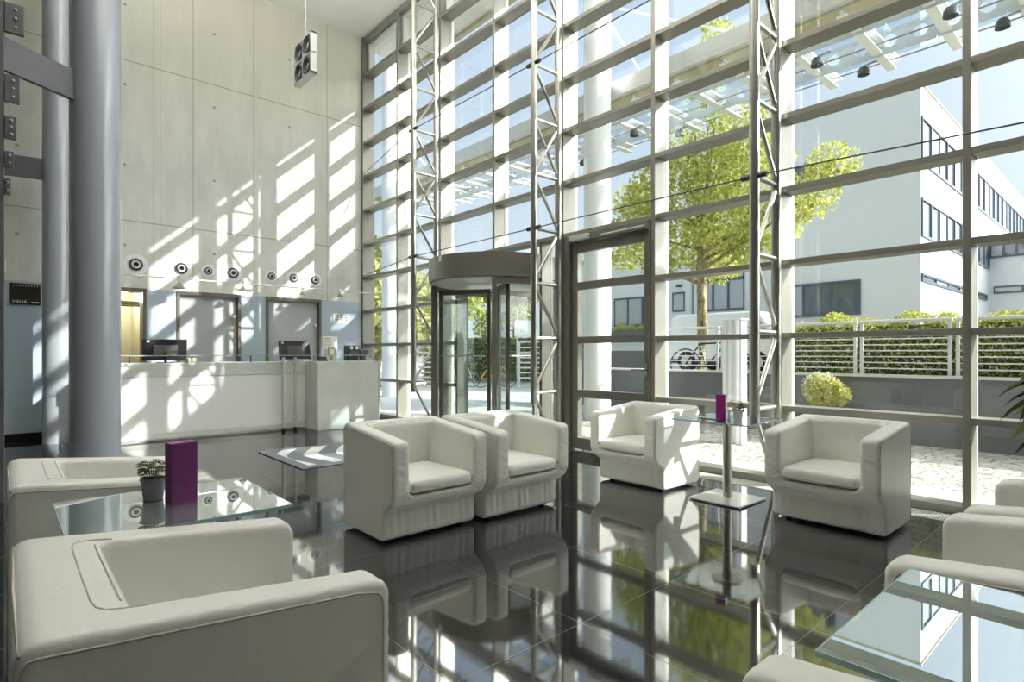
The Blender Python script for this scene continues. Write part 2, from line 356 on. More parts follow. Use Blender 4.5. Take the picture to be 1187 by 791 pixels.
# side door in bay five
dx = BAY*4; dr = structure(empty('door_4', (dx, 0, 0)), 'dark framed glass side door beside the revolving door')
W = BAY-.056
f = MB().box(0, .13, -.03, MY1, 0, row(4)-.055).box(W-.02, W+.0, -.03, MY1, 0, row(4)-.055).box(.13, W-.02, -.03, MY1, row(4)-.16, row(4)-.055)
f.build('door_frame', M['facade_dark'], dr, bevel=.005)
lf = MB(); a, b = .14, W-.03; zt = row(4)-.17
lf.box(a, a+.1, .02, .1, .02, zt).box(b-.08, b, .02, .1, .02, zt)
edges = [(.02,.17), (row(1)-.075, row(1)+.03), (row(2)-.07, row(2)+.02), (row(3)-.07, row(3)+.03), (zt-.12, zt)]
for z0, z1 in edges: lf.box(a+.1, b-.08, .02, .1, z0, z1)
lf.build('door_leaf', M['facade_dark'], dr, bevel=.004)
for (q0, q1) in zip(edges[:-1], edges[1:]): MB().box(a+.1, b-.08, .055, .067, q0[1], q1[0]).build('door_pane', M['door_glass'], dr)
MB().tube((b-.04,-.05,1.1), (b-.22,-.05,1.1), .011).tube((b-.04,.02,1.1), (b-.04,-.05,1.1), .011).box(b-.06, b-.02, .0, .02, 1.02, 1.18).build('door_handle', M['chrome'], dr, smooth='auto')
MB().box(.17, .5, -.09, -.03, row(4)-.15, row(4)-.075).build('door_closer', M['alu_light'], dr, bevel=.008)
MB().tube((.72,-.07,row(4)-.135), (W-.04,-.06,row(4)-.125), .012).build('closer_arm', M['alu_light'], dr)

# floor grille along the facade
g = MB()
for x0 in (7.5, 8.98, 10.45):
    for i in range(74):
        xx = x0 + .02*i; g.box(xx-.006, xx+.006, -.30, -.05, 0, .006)
    for yy in (-.30, -.24, -.18, -.11, -.05): g.box(x0-.01, x0+1.475, yy-.004, yy+.004, 0, .0065)
tag(g.build('floor_grille', M['alu_light']), 'steel convector grille set in the floor along the glass facade', 'grille')

# ------------------------------------------------------------------ trusses bracing the facade
def truss(x, label):
    r = empty('facade_truss', (x, 0, 0), label=label, cat='truss', group='facade trusses')
    top = 10; z0 = row(1)
    MB().tube((0,-.54,z0-.14), (0,-.54,CEIL), .046, 16).build('front_tube', M['steel'], r, smooth='auto')
    MB().tube((0,-.085,0), (0,-.085,CEIL), .046, 16).build('rear_tube', M['steel'], r, smooth='auto')
    for i in range(1, 11):
        MB().tube((0,-.54,row(i)), (0,-.085,row(i)), .024, 10).build('rung', M['steel'], r, smooth='auto')
    f, b = -.52, -.105
    dg = [(b,0.02,f,row(1)-.06)]
    for i in range(1, 11):
        zt = row(i+1)-.05 if i < 10 else CEIL-.06; zb = row(i)+.06
        if i % 2 == 0: dg.append((f,zt,b,zb))
        else: dg.append((b,zt,f,zb))
        if i == 5: dg.append((f,zt,b,zb))
    for y0, za, y1, zb in dg:
        MB().tube((0,y0,za), (0,y1,zb), .022, 10).build('diagonal', M['steel'], r, smooth='auto')
    for i in (4, 7):
        MB().tube((-.12,-.545,row(i)), (.12,-.545,row(i)), .028, 10).build('cable_clamp', M['dark_grey'], r, smooth='auto')
    return r
truss(BAY*2-.02, 'tubular steel truss left of the revolving door')
truss(BAY*4-.02, 'tubular steel truss between the revolving door and the side door')
truss(BAY*6-.02, 'tubular steel truss behind the small round-pole table')
for zi, lb in ((4, 'lower thin bracing cable strung between the trusses'), (7, 'upper thin bracing cable strung between the trusses')):
    c = MB().tube((.075,-.02,row(zi)), (BAY*2-.14,-.545,row(zi)), .007, 6)
    for k in (2, 4, 6): c.tube((BAY*k+.1,-.545,row(zi)), (BAY*(k+2)-.14 if k < 6 else 13.0,-.545 if k < 6 else -.02,row(zi)), .007, 6)
    tag(c.build('bracing_cable', M['dark_grey']), lb, 'cable')

# ------------------------------------------------------------------ revolving door
RC = (BAY*3, .0)
rv = empty('revolving_door', (RC[0], RC[1], 0), label='drum shaped glass revolving door with a dark metal fascia', cat='door')
ZF0, ZF1, RR = 2.38, 2.72, 1.0
pr = [(RR,ZF0),(RR+.02,ZF0),(RR+.02,ZF1),(0.01,ZF1),(.01,ZF0+.02),(RR,ZF0+.02),(RR,ZF0)]
MB().lathe(pr, 72, cap=False).build('fascia', M['facade_dark'], rv, smooth='auto')
MB().lathe([(.01,ZF0-.012),(RR-.02,ZF0-.012),(RR-.02,ZF0+.02),(.01,ZF0+.02)], 48, cap=False).build('drum_ceiling', M['alu_light'], rv, smooth='auto')
MB().box(-.03, .03, -RR-.028, -RR-.02, ZF1-.09, ZF1-.01).build('sensor', M['white'], rv, bevel=.004)
rad = math.radians
for a0, a1 in ((-40, 40), (140, 220)):
    MB().arc((0,0), RR-.035, RR-.023, rad(a0), rad(a1), .03, ZF0-.1, 28).build('curved_glass', M['door_glass'], rv, smooth='auto')
    MB().arc((0,0), RR-.06, RR, rad(a0), rad(a1), ZF0-.1, ZF0-.012, 28).build('head_rail', M['facade_dark'], rv, smooth='auto')
    MB().arc((0,0), RR-.05, RR-.01, rad(a0), rad(a1), 0, .05, 28).build('foot_rail', M['facade_dark'], rv, smooth='auto')
    for a in (a0, a1):
        Mz = Matrix.Rotation(rad(a), 3, 'Z'); c = Mz @ Vector((RR-.03, 0, (ZF0)/2))
        MB().obox(c, (.09,.07,ZF0-.01), Mz).build('door_post', M['facade_dark'], rv, bevel=.006)
MB().tube((0,0,0), (0,0,ZF0-.02), .045, 20).build('center_shaft', M['alu_light'], rv, smooth='auto')
for k in range(3):
    a = rad(-148 + 120*k); Mz = Matrix.Rotation(a, 3, 'Z')
    f = MB(); L = RR-.07
    for c, sz in (((L-.03,0,1.16),(.06,.05,2.3)), ((.09,0,1.16),(.05,.05,2.3)), ((L/2+.03,0,2.27),(L-.12,.05,.08)), ((L/2+.03,0,.06),(L-.12,.05,.10))):
        f.obox(Mz @ Vector(c), sz, Mz)
    wing = f.build('door_wing', M['facade_dark'], rv, bevel=.004)
    MB().obox(Mz @ Vector((L/2+.03,0,1.17)), (L-.13,.01,2.12), Mz).build('wing_pane', M['door_glass'], wing)
    b = MB()
    for sy in (-.06, .06):
        b.tube(Mz @ Vector((.12,sy,1.26)), Mz @ Vector((L-.05,sy,1.26)), .012, 10)
        for xx in (.12, L-.05): b.tube(Mz @ Vector((xx,0,1.26)), Mz @ Vector((xx,sy,1.26)), .012, 8)
    b.build('push_bar', M['chrome'], wing, smooth='auto')

# ------------------------------------------------------------------ interior columns and gallery steel
for x, y, rr, lb in ((4.17,-5.05,.215,'large round grey steel column nearest the camera at the left'), (.67,-5.16,.175,'round grey steel column standing behind the larger one')):
    c = MB().lathe([(rr,0),(rr,2.9),(rr+.002,2.9),(rr+.002,2.905),(rr,2.905),(rr,CEIL)], 64, (x,y,0)).build('column', M['column'], smooth='auto'); structure(c, lb)
gs = empty('gallery_frame', (4.62,-5.77,0), label='dark steel gallery post with bolted bracket plates at the left edge', cat='steel frame')
MB().box(-.05, .03, -.12, .03, 0, CEIL).build('post', M['steel_grey'], gs, bevel=.006)
G2 = empty('gallery_frame', (.62,-5.78,0), label='rear dark steel gallery post close to the concrete wall', cat='steel frame')
MB().box(-.05, .05, -.1, .04, 0, CEIL).build('post', M['steel_grey'], G2, bevel=.006)
def plate(x0, y0, x1, y1, z0, z1, th=.05):
    d = Vector((x1-x0, y1-y0, 0)); ln = d.length; Mz = Matrix.Rotation(math.atan2(d.y, d.x), 3, 'Z')
    return MB().obox(((x0+x1)/2, (y0+y1)/2, (z0+z1)/2), (ln, th, z1-z0), Mz)
plate(.0, .0, -.42, .64, 3.78, 4.07).build('arm_plate', M['steel_grey'], gs, bevel=.004)
plate(-.02, .02, .04, .47, 3.80, 4.10).build('arm_plate', M['steel_grey'], G2, bevel=.004)
for z, o in ((4.24,.13), (3.62,.1), (3.28,.08), (3.0,.06), (2.76,.04)):
    hgt = .26 if z > 4 else .24 if z > 3.5 else .2 if z > 3.2 else .14
    b = MB().box(.0, .04, .03, .03+o, z-hgt/2, z+hgt/2).build('bracket', M['steel_grey'], gs, bevel=.004)
    for dz in (-.3, 0, .3) if hgt > .18 else (-.25,.25):
        MB().lathe([(.012,0),(.012,.012),(.006,.016)], 6, (.04, .03+o*.55, z+dz*hgt), 'X').build('bolt', M['steel'], b, smooth='auto')

# ------------------------------------------------------------------ reception desk
dk = empty('reception_desk', (1.5,-1.8,0), label='long pale concrete reception desk with a white front panel', cat='desk')
MB().box(-.8, -.03, -2.9, .02, 0, 1.12).build('carcass', M['desk'], dk, bevel=.006)
MB().box(-.85, 0, -2.92, -.03, .95, 1.155).build('top_fascia', M['desk'], dk, bevel=.008)
MB().box(-.03, 0, -2.9, -.03, .03, .105).build('plinth', M['desk'], dk, bevel=.004)
MB().box(-.03, -.012, -2.9, -.03, .108, .947).build('front_panel', M['desk_white'], dk, bevel=.004)
MB().box(-.55, .5, -.02, 1.10, .0, 1.16).build('end_block', M['desk'], dk, bevel=.01)
MB().box(-.6, .505, 1.10, 1.13, .0, 1.165).build('end_panel', M['alu_light'], dk, bevel=.004)
sh = empty('glass_counter_shelf', (1.6,-1.8,1.155), label='long clear glass shelf raised above the desk top', cat='shelf')
MB().box(-.12, .14, -2.85, 1.2, .105, .117).build('glass_top', M['shelf_glass'], sh)
MB().box(.14, .143, -2.85, 1.2, .105, .117).build('glass_edge', M['glass_edge'], sh)
for yy in (-2.6,-1.8,-.95,.1,.95): MB().tube((-.05,yy,0), (-.05,yy,.105), .012, 10).build('standoff', M['chrome'], sh, smooth='auto')
for yy, lb in ((-2.25,'left of the two slim steel posts in front of the desk'), (-2.05,'right of the two slim steel posts in front of the desk')):
    p = empty('steel_post', (1.62,yy,0), label=lb, cat='post', group='steel posts at the desk')
    MB().tube((0,0,.05), (0,0,1.235), .024, 16).build('tube', M['alu_light'], p, smooth='auto')
    MB().lathe([(.02,0),(.03,.008),(.028,.05),(.025,.055)], 16).build('foot', M['black'], p, smooth='auto')
    MB().tube((0,0,1.13), (-.11,0,1.13), .012).build('wall_pin', M['steel'], p, smooth='auto')
def monitor(y, wd, label, tilt, zoff):
    r = empty('monitor', (1.12, y, 1.155), label=label, cat='monitor', group='monitors on the desk')
    T = Matrix.Rotation(tilt, 3, 'Y')
    MB().obox((0,0,.20), (.035,wd,.33), T).build('screen_housing', M['black'], r, bevel=.008)
    MB().obox(T @ Vector((.03,0,.0)) + Vector((0,0,.19)), (.035,wd*.55,.17), T).build('back_cover', M['dark_grey'], r, bevel=.01)
    MB().tube((.05,0,.0), (.04,0,.16), .02).build('stand', M['black'], r)
    MB().box(-.06, .12, -.11, .11, 0, .012).build('base', M['black'], r, bevel=.004)
    MB().obox(T @ Vector((.02,-wd*.38,.13)) + Vector((0,0,.2)), (.004,.035,.03), T).build('sticker', M['white'], r)
    return r
monitor(-3.88, .60, 'black monitor on the desk nearer the round columns', .05, 0)
monitor(-1.87, .56, 'tilted black monitor above the two steel posts', -.22, 0)
cm = empty('countertop_machine', (1.12,-.72,1.16), label='black countertop machine with two round dials at the end of the desk', cat='machine')
MB().box(-.1, .12, -.18, .04, 0, .29).build('body', M['black'], cm, bevel=.01)
MB().box(-.1, .10, .06, .24, .1, .21).box(-.06, .05, .1, .2, 0, .1).build('side_unit', M['dark_grey'], cm, bevel=.01)
for yy in (-.13,-.02): MB().lathe([(.034,0),(.034,.012),(.022,.016)], 20, (.12,yy,.245), 'X').build('dial', M['alu_light'], cm, smooth='auto')
MB().box(.12, .126, -.15, .02, .10, .19).build('display', M['dark_grey'], cm, bevel=.002)
br = empty('leaflet_rack', (.95,-1.15,1.157), label='white rack of printed leaflets at the foot of the grey door frame', cat='leaflet rack')
MB().box(-.04, .04, -.15, .14, .22, .46).build('holder', M['white'], br, bevel=.004)
MB().box(.04, .045, -.13, .02, .25, .44).build('leaflet', M['paper'], br)
MB().box(.045, .048, -.11, .0, .41, .425).box(.045, .048, -.11, .0, .36, .366).box(.045, .048, -.11, .0, .30, .306).build('print', M['gold'], br)
MB().box(-.02, .02, -.16, -.13, 0, .24).build('rack_leg', M['white'], br); MB().box(-.02, .02, .12, .14, 0, .24).build('rack_leg', M['white'], br)
fr = empty('card_frame', (1.2,-1.22,1.155), label='small brass framed card standing on the desk', cat='card')
MB().box(-.01, .01, -.07, .07, .11, .25).build('frame', M['gold'], fr, bevel=.004)
MB().box(.01, .013, -.045, .045, .135, .225).build('card', M['paper'], fr); MB().box(-.02, .02, -.03, .03, 0, .11).build('foot', M['gold'], fr)
ph = empty('desk_phone', (1.28,-1.42,1.155), label='small black phone on the desk beside the brass framed card', cat='phone')
MB().prism([(-.06,0),(.06,0),(.05,.02),(-.04,.07)], -.07, .07, 'XZ').build('phone_body', M['black'], ph, bevel=.006)
MB().box(-.07, -.03, -.08, .08, .055, .085).build('handset', M['black'], ph, bevel=.008)
cb = empty('paper_tray', (1.25,-3.55,1.155), label='small beige card tray on the desk in front of the monitor', cat='tray')
MB().box(-.1, .1, -.06, .06, 0, .012).box(-.1, .1, -.06, -.05, .012, .07).box(-.1, .1, .05, .06, .012, .07).box(.09, .1, -.05, .05, .012, .07).build('tray_body', M['beige'], cb, bevel=.002)
MB().box(-.09, .085, -.045, .045, .014, .05).build('card_stack', M['paper'], cb)
# signs and fittings on the concrete wall
sg = empty('wall_plaque', (0.012,-5.5,2.19), label='dark bronze plaque with white lettering on the blue-grey panelling', cat='sign')
MB().box(0, .03, -.175, .175, -.16, .16).build('plate', M['plaque'], sg, bevel=.004)
text('lettering', 'MELI\u00c1', .062, M['silver_ink'], (.0315,-.065,-.12), (PI/2,0,PI/2), sg)
MB().box(.03, .0315, .07, .155, -.13, -.115).build('subtitle', M['silver_ink'], sg)
for i in range(9): MB().box(.03, .0315, -.14+.034*i, -.128+.034*i, .118, .13).build('star', M['silver_ink'], sg)
nt = empty('notice_frame', (.012,-.48,2.02), label='framed notice on the blue-grey wall beside the glass facade', cat='notice')
MB().box(0, .012, -.18, .18, -.105, .105).build('frame', M['alu_light'], nt, bevel=.003); MB().box(.012, .014, -.165, .165, -.09, .09).build('sheet', M['paper'], nt)
q = MB()
for i in range(4):
    for jx, wd in ((-.15,.1), (-.03,.08), (.07,.08)): q.box(.014, .0155, jx, jx+wd-.01*i, .06-.045*i, .078-.045*i)
q.build('print', M['dark_grey'], nt)
ar = empty('arrow_sign', (-.6,-4.10,2.163), label='black framed arrow sign hanging in the beige corridor', cat='sign')
w2, h2 = .145, .046
MB().box(0, .012, -w2, w2, h2-.012, h2).box(0, .012, -w2, w2, -h2, -h2+.012).box(0, .012, -w2, -w2+.012, -h2, h2).box(0, .012, w2-.012, w2, -h2, h2).build('frame', M['black'], ar)
MB().box(0, .006, -w2+.012, w2-.012, -h2+.012, h2-.012).build('sheet', M['beige'], ar)
MB().prism([(-.122,0),(-.1,.015),(-.1,.005),(-.03,.005),(-.03,-.005),(-.1,-.005),(-.1,-.015)], .006, .009, 'YZ').build('arrow', M['black'], ar)
for yy in (-.12,.12): MB().tube((.006,yy,.046), (.006,yy,.337), .003, 6).build('hanger', M['steel'], ar)
text('lettering', 'SAUNA', .04, M['black'], (.0075,.052,0), (PI/2,0,PI/2), ar)
lb_ = empty('wall_lamp', (.0,-5.85,2.585), label='square opal wall lamp above the bronze plaque', cat='lamp')
MB().box(0, .03, -.13, .13, -.11, .11).build('back_plate', M['alu_light'], lb_); MB().box(.03, .12, -.125, .125, -.105, .105).build('shade', M['lamp_glass'], lb_, bevel=.01)
# air nozzles
NZ = [(-4.10,1.25),(-3.43,1.2),(-3.0,.8),(-2.585,1.15),(-1.90,.85),(-1.47,1.0),(-1.04,1.0)]
NL = ['round white air nozzle above the beige doorway, first from the columns', 'second air nozzle from the columns, left of the grey door', 'third air nozzle, small plate, above the middle grey door',
      'fourth air nozzle, above the middle grey door', 'fifth air nozzle, between the two grey doors', 'sixth air nozzle, above the grey door nearest the glass', 'last air nozzle, nearest the glass facade']
for (y, k), l in zip(NZ, NL):
    a = empty('air_nozzle', (0,y,2.78), label=l, cat='air nozzle', group='round air nozzles on the concrete wall')
    MB().lathe([(.14*k,0),(.14*k,.008),(.09*k,.012),(.08*k,.012)], 40, axis='X').build('plate', M['white'], a, smooth='auto')
    MB().lathe([(.078*k,.005),(.083*k,.03),(.078*k,.035),(.07*k,.03)], 36, axis='X', cap=False).build('ring', M['steel_grey'], a, smooth='auto')
    MB().lathe([(.056*k,.02),(.052*k,.05),(.042*k,.06),(.03*k,.04)], 30, axis='X', cap=False).build('nozzle', M['white'], a, smooth='auto')
    MB().lathe([(.072*k,.013),(.001,.013)], 30, axis='X', cap=False).build('throat', M['black'], a)
# cable rail with pendant spot lamps
rl = empty('lamp_rail', (.35,0,2.56), label='thin white lamp rail strung below the air nozzles', cat='rail')
MB().tube((0,-5.0,0), (0,.0,0), .009, 8).tube((.06,-5.0,0), (.06,0,0), .005, 6).build('rail_rod', M['white'], rl)
for yy in (-4.05,-2.2,-1.35): MB().tube((-.35,yy,0), (.06,yy,0), .008).build('rail_bracket', M['alu_light'], rl)
for y, k, l in ((-3.54,1.5,'larger white cone pendant lamp left of the middle grey door'), (-2.51,1,'small cone pendant lamp over the right edge of the middle grey door'),
                (-1.42,1,'small cone pendant lamp above the grey door nearest the glass'), (-.665,1,'small cone pendant lamp above the framed notice')):
    p = empty('pendant_lamp', (.35,y,2.56), label=l, cat='pendant lamp', group='cone pendant lamps on the rail')
    MB().box(-.02, .02, -.025, .025, -.012, .05).build('connector', M['steel'], p, bevel=.004)
    MB().tube((0,0,-.012), (0,0,-.055), .006).build('stem', M['steel'], p)
    MB().lathe([(.012,-.05),(.02,-.055),(.075*k,-.05-.075*k),(.072*k,-.05-.075*k),(.018,-.062)], 28, cap=False).build('shade', M['steel'], p, smooth='auto')
    MB().lathe([(.001,-.05-.05*k),(.03*k,-.05-.055*k),(.02*k,-.07)], 18, cap=False).build('bulb', M['lamp_glass'], p, smooth='auto')
# hanging floodlight panel
hp = empty('hanging_floodlight', (2.68,-2.3,5.47), label='four-lamp floodlight panel hanging on a rod before the concrete wall', cat='floodlight')
f = MB(); x0, x1, zt = -.32, .32, .62
for a in ((x0,x0+.03,0,zt),(x1-.03,x1,0,zt),(x0,x1,0,.03),(x0,x1,zt-.03,zt),(-.012,.012,0,zt),(x0,x1,zt/2-.012,zt/2+.012)): f.box(a[0],a[1],-.05,.05,a[2],a[3])
f.build('frame', M['alu_light'], hp, bevel=.004)
MB().tube((0,0,zt), (0,0,CEIL-5.47), .012, 10).build('rod', M['steel'], hp)
for sx in (-.155,.155):
    for sz in (.155,.465):
        l = MB().lathe([(.03,.08),(.07,.06),(.12,-.03),(.125,-.06),(.115,-.06),(.05,.03),(.03,.05)], 28, (sx,0,sz), 'Y', cap=False).build('lamp_bowl', M['dark_grey'], hp, smooth='auto')
        MB().lathe([(.001,-.03),(.05,-.02),(.06,.03)], 20, (sx,0,sz), 'Y', cap=False).build('bulb', M['lamp_glass'], l, smooth='auto')

# rug
tag(MB().box(-.74, .74, -.9, .9, 0, .012).build('rug', M['rug'], loc=(4.22,-2.35,0.001), bevel=.004), 'blue-grey rug with white swirls in front of the desk', 'rug')

# ------------------------------------------------------------------ armchairs (signed distance field -> surface nets)
def surface_nets(vals, lo, h):
    nx, ny, nz = vals.shape; ins = vals < 0
    c = np.zeros((nx-1, ny-1, nz-1), np.int32); acc = np.zeros((nx-1, ny-1, nz-1, 3)); cnt = np.zeros((nx-1, ny-1, nz-1))
    def cor(a, b, d): return vals[a:nx-1+a, b:ny-1+b, d:nz-1+d]
    cs = [(a,b,d) for a in (0,1) for b in (0,1) for d in (0,1)]
    for p in cs:
        for ax in range(3):
            if p[ax]: continue
            q = list(p); q[ax] = 1; A, B = cor(*p), cor(*q); x = (A < 0) != (B < 0)
            tt = np.where(x, A/np.where(x, A-B, 1), 0)
            for k in range(3): acc[..., k] += np.where(x, p[k] + (tt if k == ax else 0), 0)
            cnt += x
    act = cnt > 0; idx = -np.ones(act.shape, np.int64); idx[act] = np.arange(act.sum())
    I = np.argwhere(act); V = (I + acc[act]/cnt[act][:, None])*h + lo
    F = []
    for ax in range(3):
        u, w = (ax+1) % 3, (ax+2) % 3
        sl0 = [slice(1,-1)]*3; sl0[ax] = slice(0,-1); sl1 = list(sl0); sl1[ax] = slice(1,None)
        x = ins[tuple(sl0)] != ins[tuple(sl1)]; E = np.argwhere(x)
        off = np.array([1,1,1]); off[ax] = 0; E = E + off
        flip = ins[tuple(E.T)]
        du = np.zeros(3, int); du[u] = 1; dw = np.zeros(3, int); dw[w] = 1
        q = np.stack([idx[tuple((E-du-dw).T)], idx[tuple((E-dw).T)], idx[tuple(E.T)], idx[tuple((E-du).T)]], 1)
        q = np.where(flip[:, None], q, q[:, ::-1]); F.append(q)
    return V, np.concatenate(F)
def poly_sdf(P, X, Y):
    d = np.full(X.shape, 1e9); s = np.ones(X.shape); n = len(P)
    for i in range(n):
        a, b = P[i], P[i-1]; ex, ey = b[0]-a[0], b[1]-a[1]; wx, wy = X-a[0], Y-a[1]
        k = np.clip((wx*ex+wy*ey)/(ex*ex+ey*ey), 0, 1); d = np.minimum(d, (wx-ex*k)**2 + (wy-ey*k)**2)
        c1 = Y >= a[1]; c2 = Y < b[1]; c3 = ex*wy > ey*wx
        s = np.where((c1 & c2 & c3) | (~c1 & ~c2 & ~c3), -s, s)
    return s*np.sqrt(d)
def smin(a, b, k): h = np.clip(.5+.5*(b-a)/k, 0, 1); return b*(1-h)+a*h - k*h*(1-h)
def smax(a, b, k): return -smin(-a, -b, k)
def net_mesh(name, fn, lo, hi, h):
    lo = np.array(lo); n = np.ceil((np.array(hi)-lo)/h).astype(int)+1
    ax = [lo[k]+h*np.arange(n[k]) for k in range(3)]
    X, Y, Z = np.meshgrid(*ax, indexing='ij'); V, F = surface_nets(fn(X, Y, Z), lo, h)
    me = bpy.data.meshes.new(name); me.from_pydata(V.tolist(), [], F.tolist()); return me
CW, CD, HB, HF = .79, .754, .783, .716
def rib(X, Z): return .0
def shell(X, Y, Z):
    i = .045
    P = [(.377-i,.02+i),(.377-i,HB-i),(-.377+i,HF-i),(-.377+i,.335+i*.6),(-.352+i,.296+i*.4),(-.29+i,.262+i*.3),(-.236+i,.232+i*.2),(-.232+i,.02+i)]
    d2 = poly_sdf(P, Y[0], Z[0])[None] - (i-.024)
    bow = .006*np.cos(X*3.6)
    wx = np.abs(X) - (CW/2-.024); d = np.minimum(np.maximum(d2, wx), 0) + np.sqrt(np.maximum(d2,0)**2 + np.maximum(wx,0)**2) - .024
    # seat well between the arms
    yb = .225 + .05*np.clip((Z-.45)/.33, 0, 1)*-1
    cx = np.abs(X) - (.272-.055); cz = (.335+.055) - Z
    u = np.sqrt(np.maximum(cx,0)**2 + np.maximum(cz,0)**2) + np.minimum(np.maximum(cx,cz),0) - .055
    cav = smax(u, Y-yb, .03)
    d = smax(d, -cav, .028)
    # pulled leather: soft creases at the apron corners and on the plinth
    cr = np.exp(-((np.abs(X)-.31)**2/.004 + (Z-.36)**2/.006 + (Y+.377)**2/.004))*.006*np.sin((np.abs(X)*.8+Z*1.3)*140)
    pl = np.exp(-((Z-.15)**2/.012 + (Y+.235)**2/.003))*.0038*np.sin(X*62+np.sin(X*23)*2.5+Z*9)
    bk = np.exp(-((Y-.2)**2/.003))*.0042*np.sin(X*44+np.sin(X*17)*3)*np.clip((Z-.45)*4, 0, 1)*np.clip((.73-Z)*9, 0, 1)
    af = np.exp(-((np.abs(X)-.335)**2/.0025 + (Z-.55)**2/.02 + (Y+.377)**2/.003))*.003*np.sin(Z*120+X*40+np.sin(Z*31)*2)
    ap = np.exp(-(X**2/.05 + (Z-.31)**2/.002 + (Y+.36)**2/.002))*.002*np.sin(X*95+np.sin(X*37)*2)
    return d + cr + pl + bk + af + ap
def cushion(X, Y, Z):
    top = .440 + .018*np.clip(1-(X/.27)**2, 0, 1)*np.clip(1-((Y+.08)/.32)**2, 0, 1)
    qx = np.abs(X)-(.268-.045); qy = np.abs(Y+.075)-(.298-.045); zc = (top+.345)/2; qz = np.abs(Z-zc)-((top-.345)/2-.04)
    ql = np.sqrt(np.maximum(qx,0)**2+np.maximum(qy,0)**2)+np.minimum(np.maximum(qx,qy),0)-.045+.04
    return np.sqrt(np.maximum(ql,0)**2+np.maximum(qz,0)**2)+np.minimum(np.maximum(ql,qz),0)-.04
SHELL = net_mesh('upholstered_body', shell, (-.43,-.42,-.01), (.43,.42,.83), .0115)
CUSH = net_mesh('seat_cushion', cushion, (-.30,-.41,.31), (.30,.26,.49), .012)
ch0 = empty('armchair', (0,0,0), cat='armchair', group='cream leather armchairs in the lobby')
link('upholstered_body', SHELL, M['leather'], ch0, smooth=True)
cu = link('seat_cushion', CUSH, M['leather'], ch0, smooth=True)
MB().path([(-.262,.15,.366),(-.262,-.33,.366),(-.255,-.358,.366),(-.225,-.371,.366),(0,-.374,.368),(.225,-.371,.366),(.255,-.358,.366),(.262,-.33,.366),(.262,.15,.366)], .0045, 6).build('piping', M['seam'], cu, smooth=True)
sl = (HB-HF)/.754
for sx in (-1, 1):
    xs = sx*(CW/2-.0008); pts = []
    pts += [(sx*(CW/2-.0035),.3745,.04),(sx*(CW/2-.0035),.3745,.4),(sx*(CW/2-.0035),.372,.72),(sx*(CW/2-.002),.355,.752)]
    for y in (.34,.2,0,-.15,-.28): pts.append((xs, y, HF+sl*(y+.377)-.026))
    for a in (90, 60, 30, 0): pts.append((xs, -.316-.036*math.cos(rad(a)), HF-.062+.036*math.sin(rad(a))))
    pts += [(xs,-.352,.5),(xs,-.352,.34)]
    MB().path(pts, .0032, 6).build('seam_piping', M['seam'], ch0, smooth=True)
def snap(x, y):
    zz = np.linspace(.60, .80, 400); one = np.ones_like(zz)
    X_, Y_, Z_ = np.meshgrid(np.array([x]), np.array([y]), zz, indexing='ij'); d = shell(X_, Y_, Z_)[0,0]; k = np.where(d < 0)[0]
    return (x, y, float(zz[k[-1]]) + .0005)
for loop in ([(-.290,.15),(-.292,.20),(-.284,.228),(-.262,.242),(-.22,.247),(-.1,.248),(.1,.248),(.22,.247),(.262,.242),(.284,.228),(.292,.20),(.290,.15)], [(-.24,.196),(-.2,.197),(-.1,.197),(0,.197),(.1,.197),(.2,.197),(.24,.196)]):
    pts = []
    for a, b in zip(loop[:-1], loop[1:]): pts += [snap(a[0]+(b[0]-a[0])*t_/4, a[1]+(b[1]-a[1])*t_/4) for t_ in range(4)]
    MB().path(pts + [snap(*loop[-1])], .0022, 6).build('seam_piping', M['seam'], ch0, smooth=True)
MB().path([(-.385,.366,.762),(0,.371,.766),(.385,.366,.762)], .0032, 6).build('seam_piping', M['seam'], ch0, smooth=True)
for fx in (-.30,.30):
    for fy in (-.14,.29): MB().lathe([(.02,0),(.022,.004),(.022,.03)], 14, (fx,fy,0)).build('foot', M['black'], ch0)
chairs = [((7.615,-3.437,0), rad(90), 'cream armchair in mid-floor facing right, nearest the rug'),
          ((7.656,-2.586,0), rad(90), 'cream armchair in mid-floor just behind another, before the revolving door'),
          ((7.877,-.914,0), rad(-1), 'sunlit cream armchair left of the round-pole table by the facade'),
          ((9.672,-.942,0), 0, 'cream armchair right of the round-pole table, its back to the glass'),
          ((9.585,-5.36,0), PI, 'large foreground cream armchair at the bottom left corner'),
          ((7.945,-5.36,0), PI, 'cream armchair behind the left glass table, before the columns'),
          ((11.165,-4.985,0), rad(-90), 'cream armchair cut off by the bottom edge, in front of the right glass table'),
          ((11.17,-3.475,0), rad(-90), 'cream armchair just beyond the right glass table'),
          ((11.19,-2.60,0), rad(-90), 'farthest cream armchair at the right edge, next to the leafy plant')]
for i, (l, r, lb) in enumerate(chairs): place(ch0 if i == 0 else copy_tree(ch0), l, r, lb)

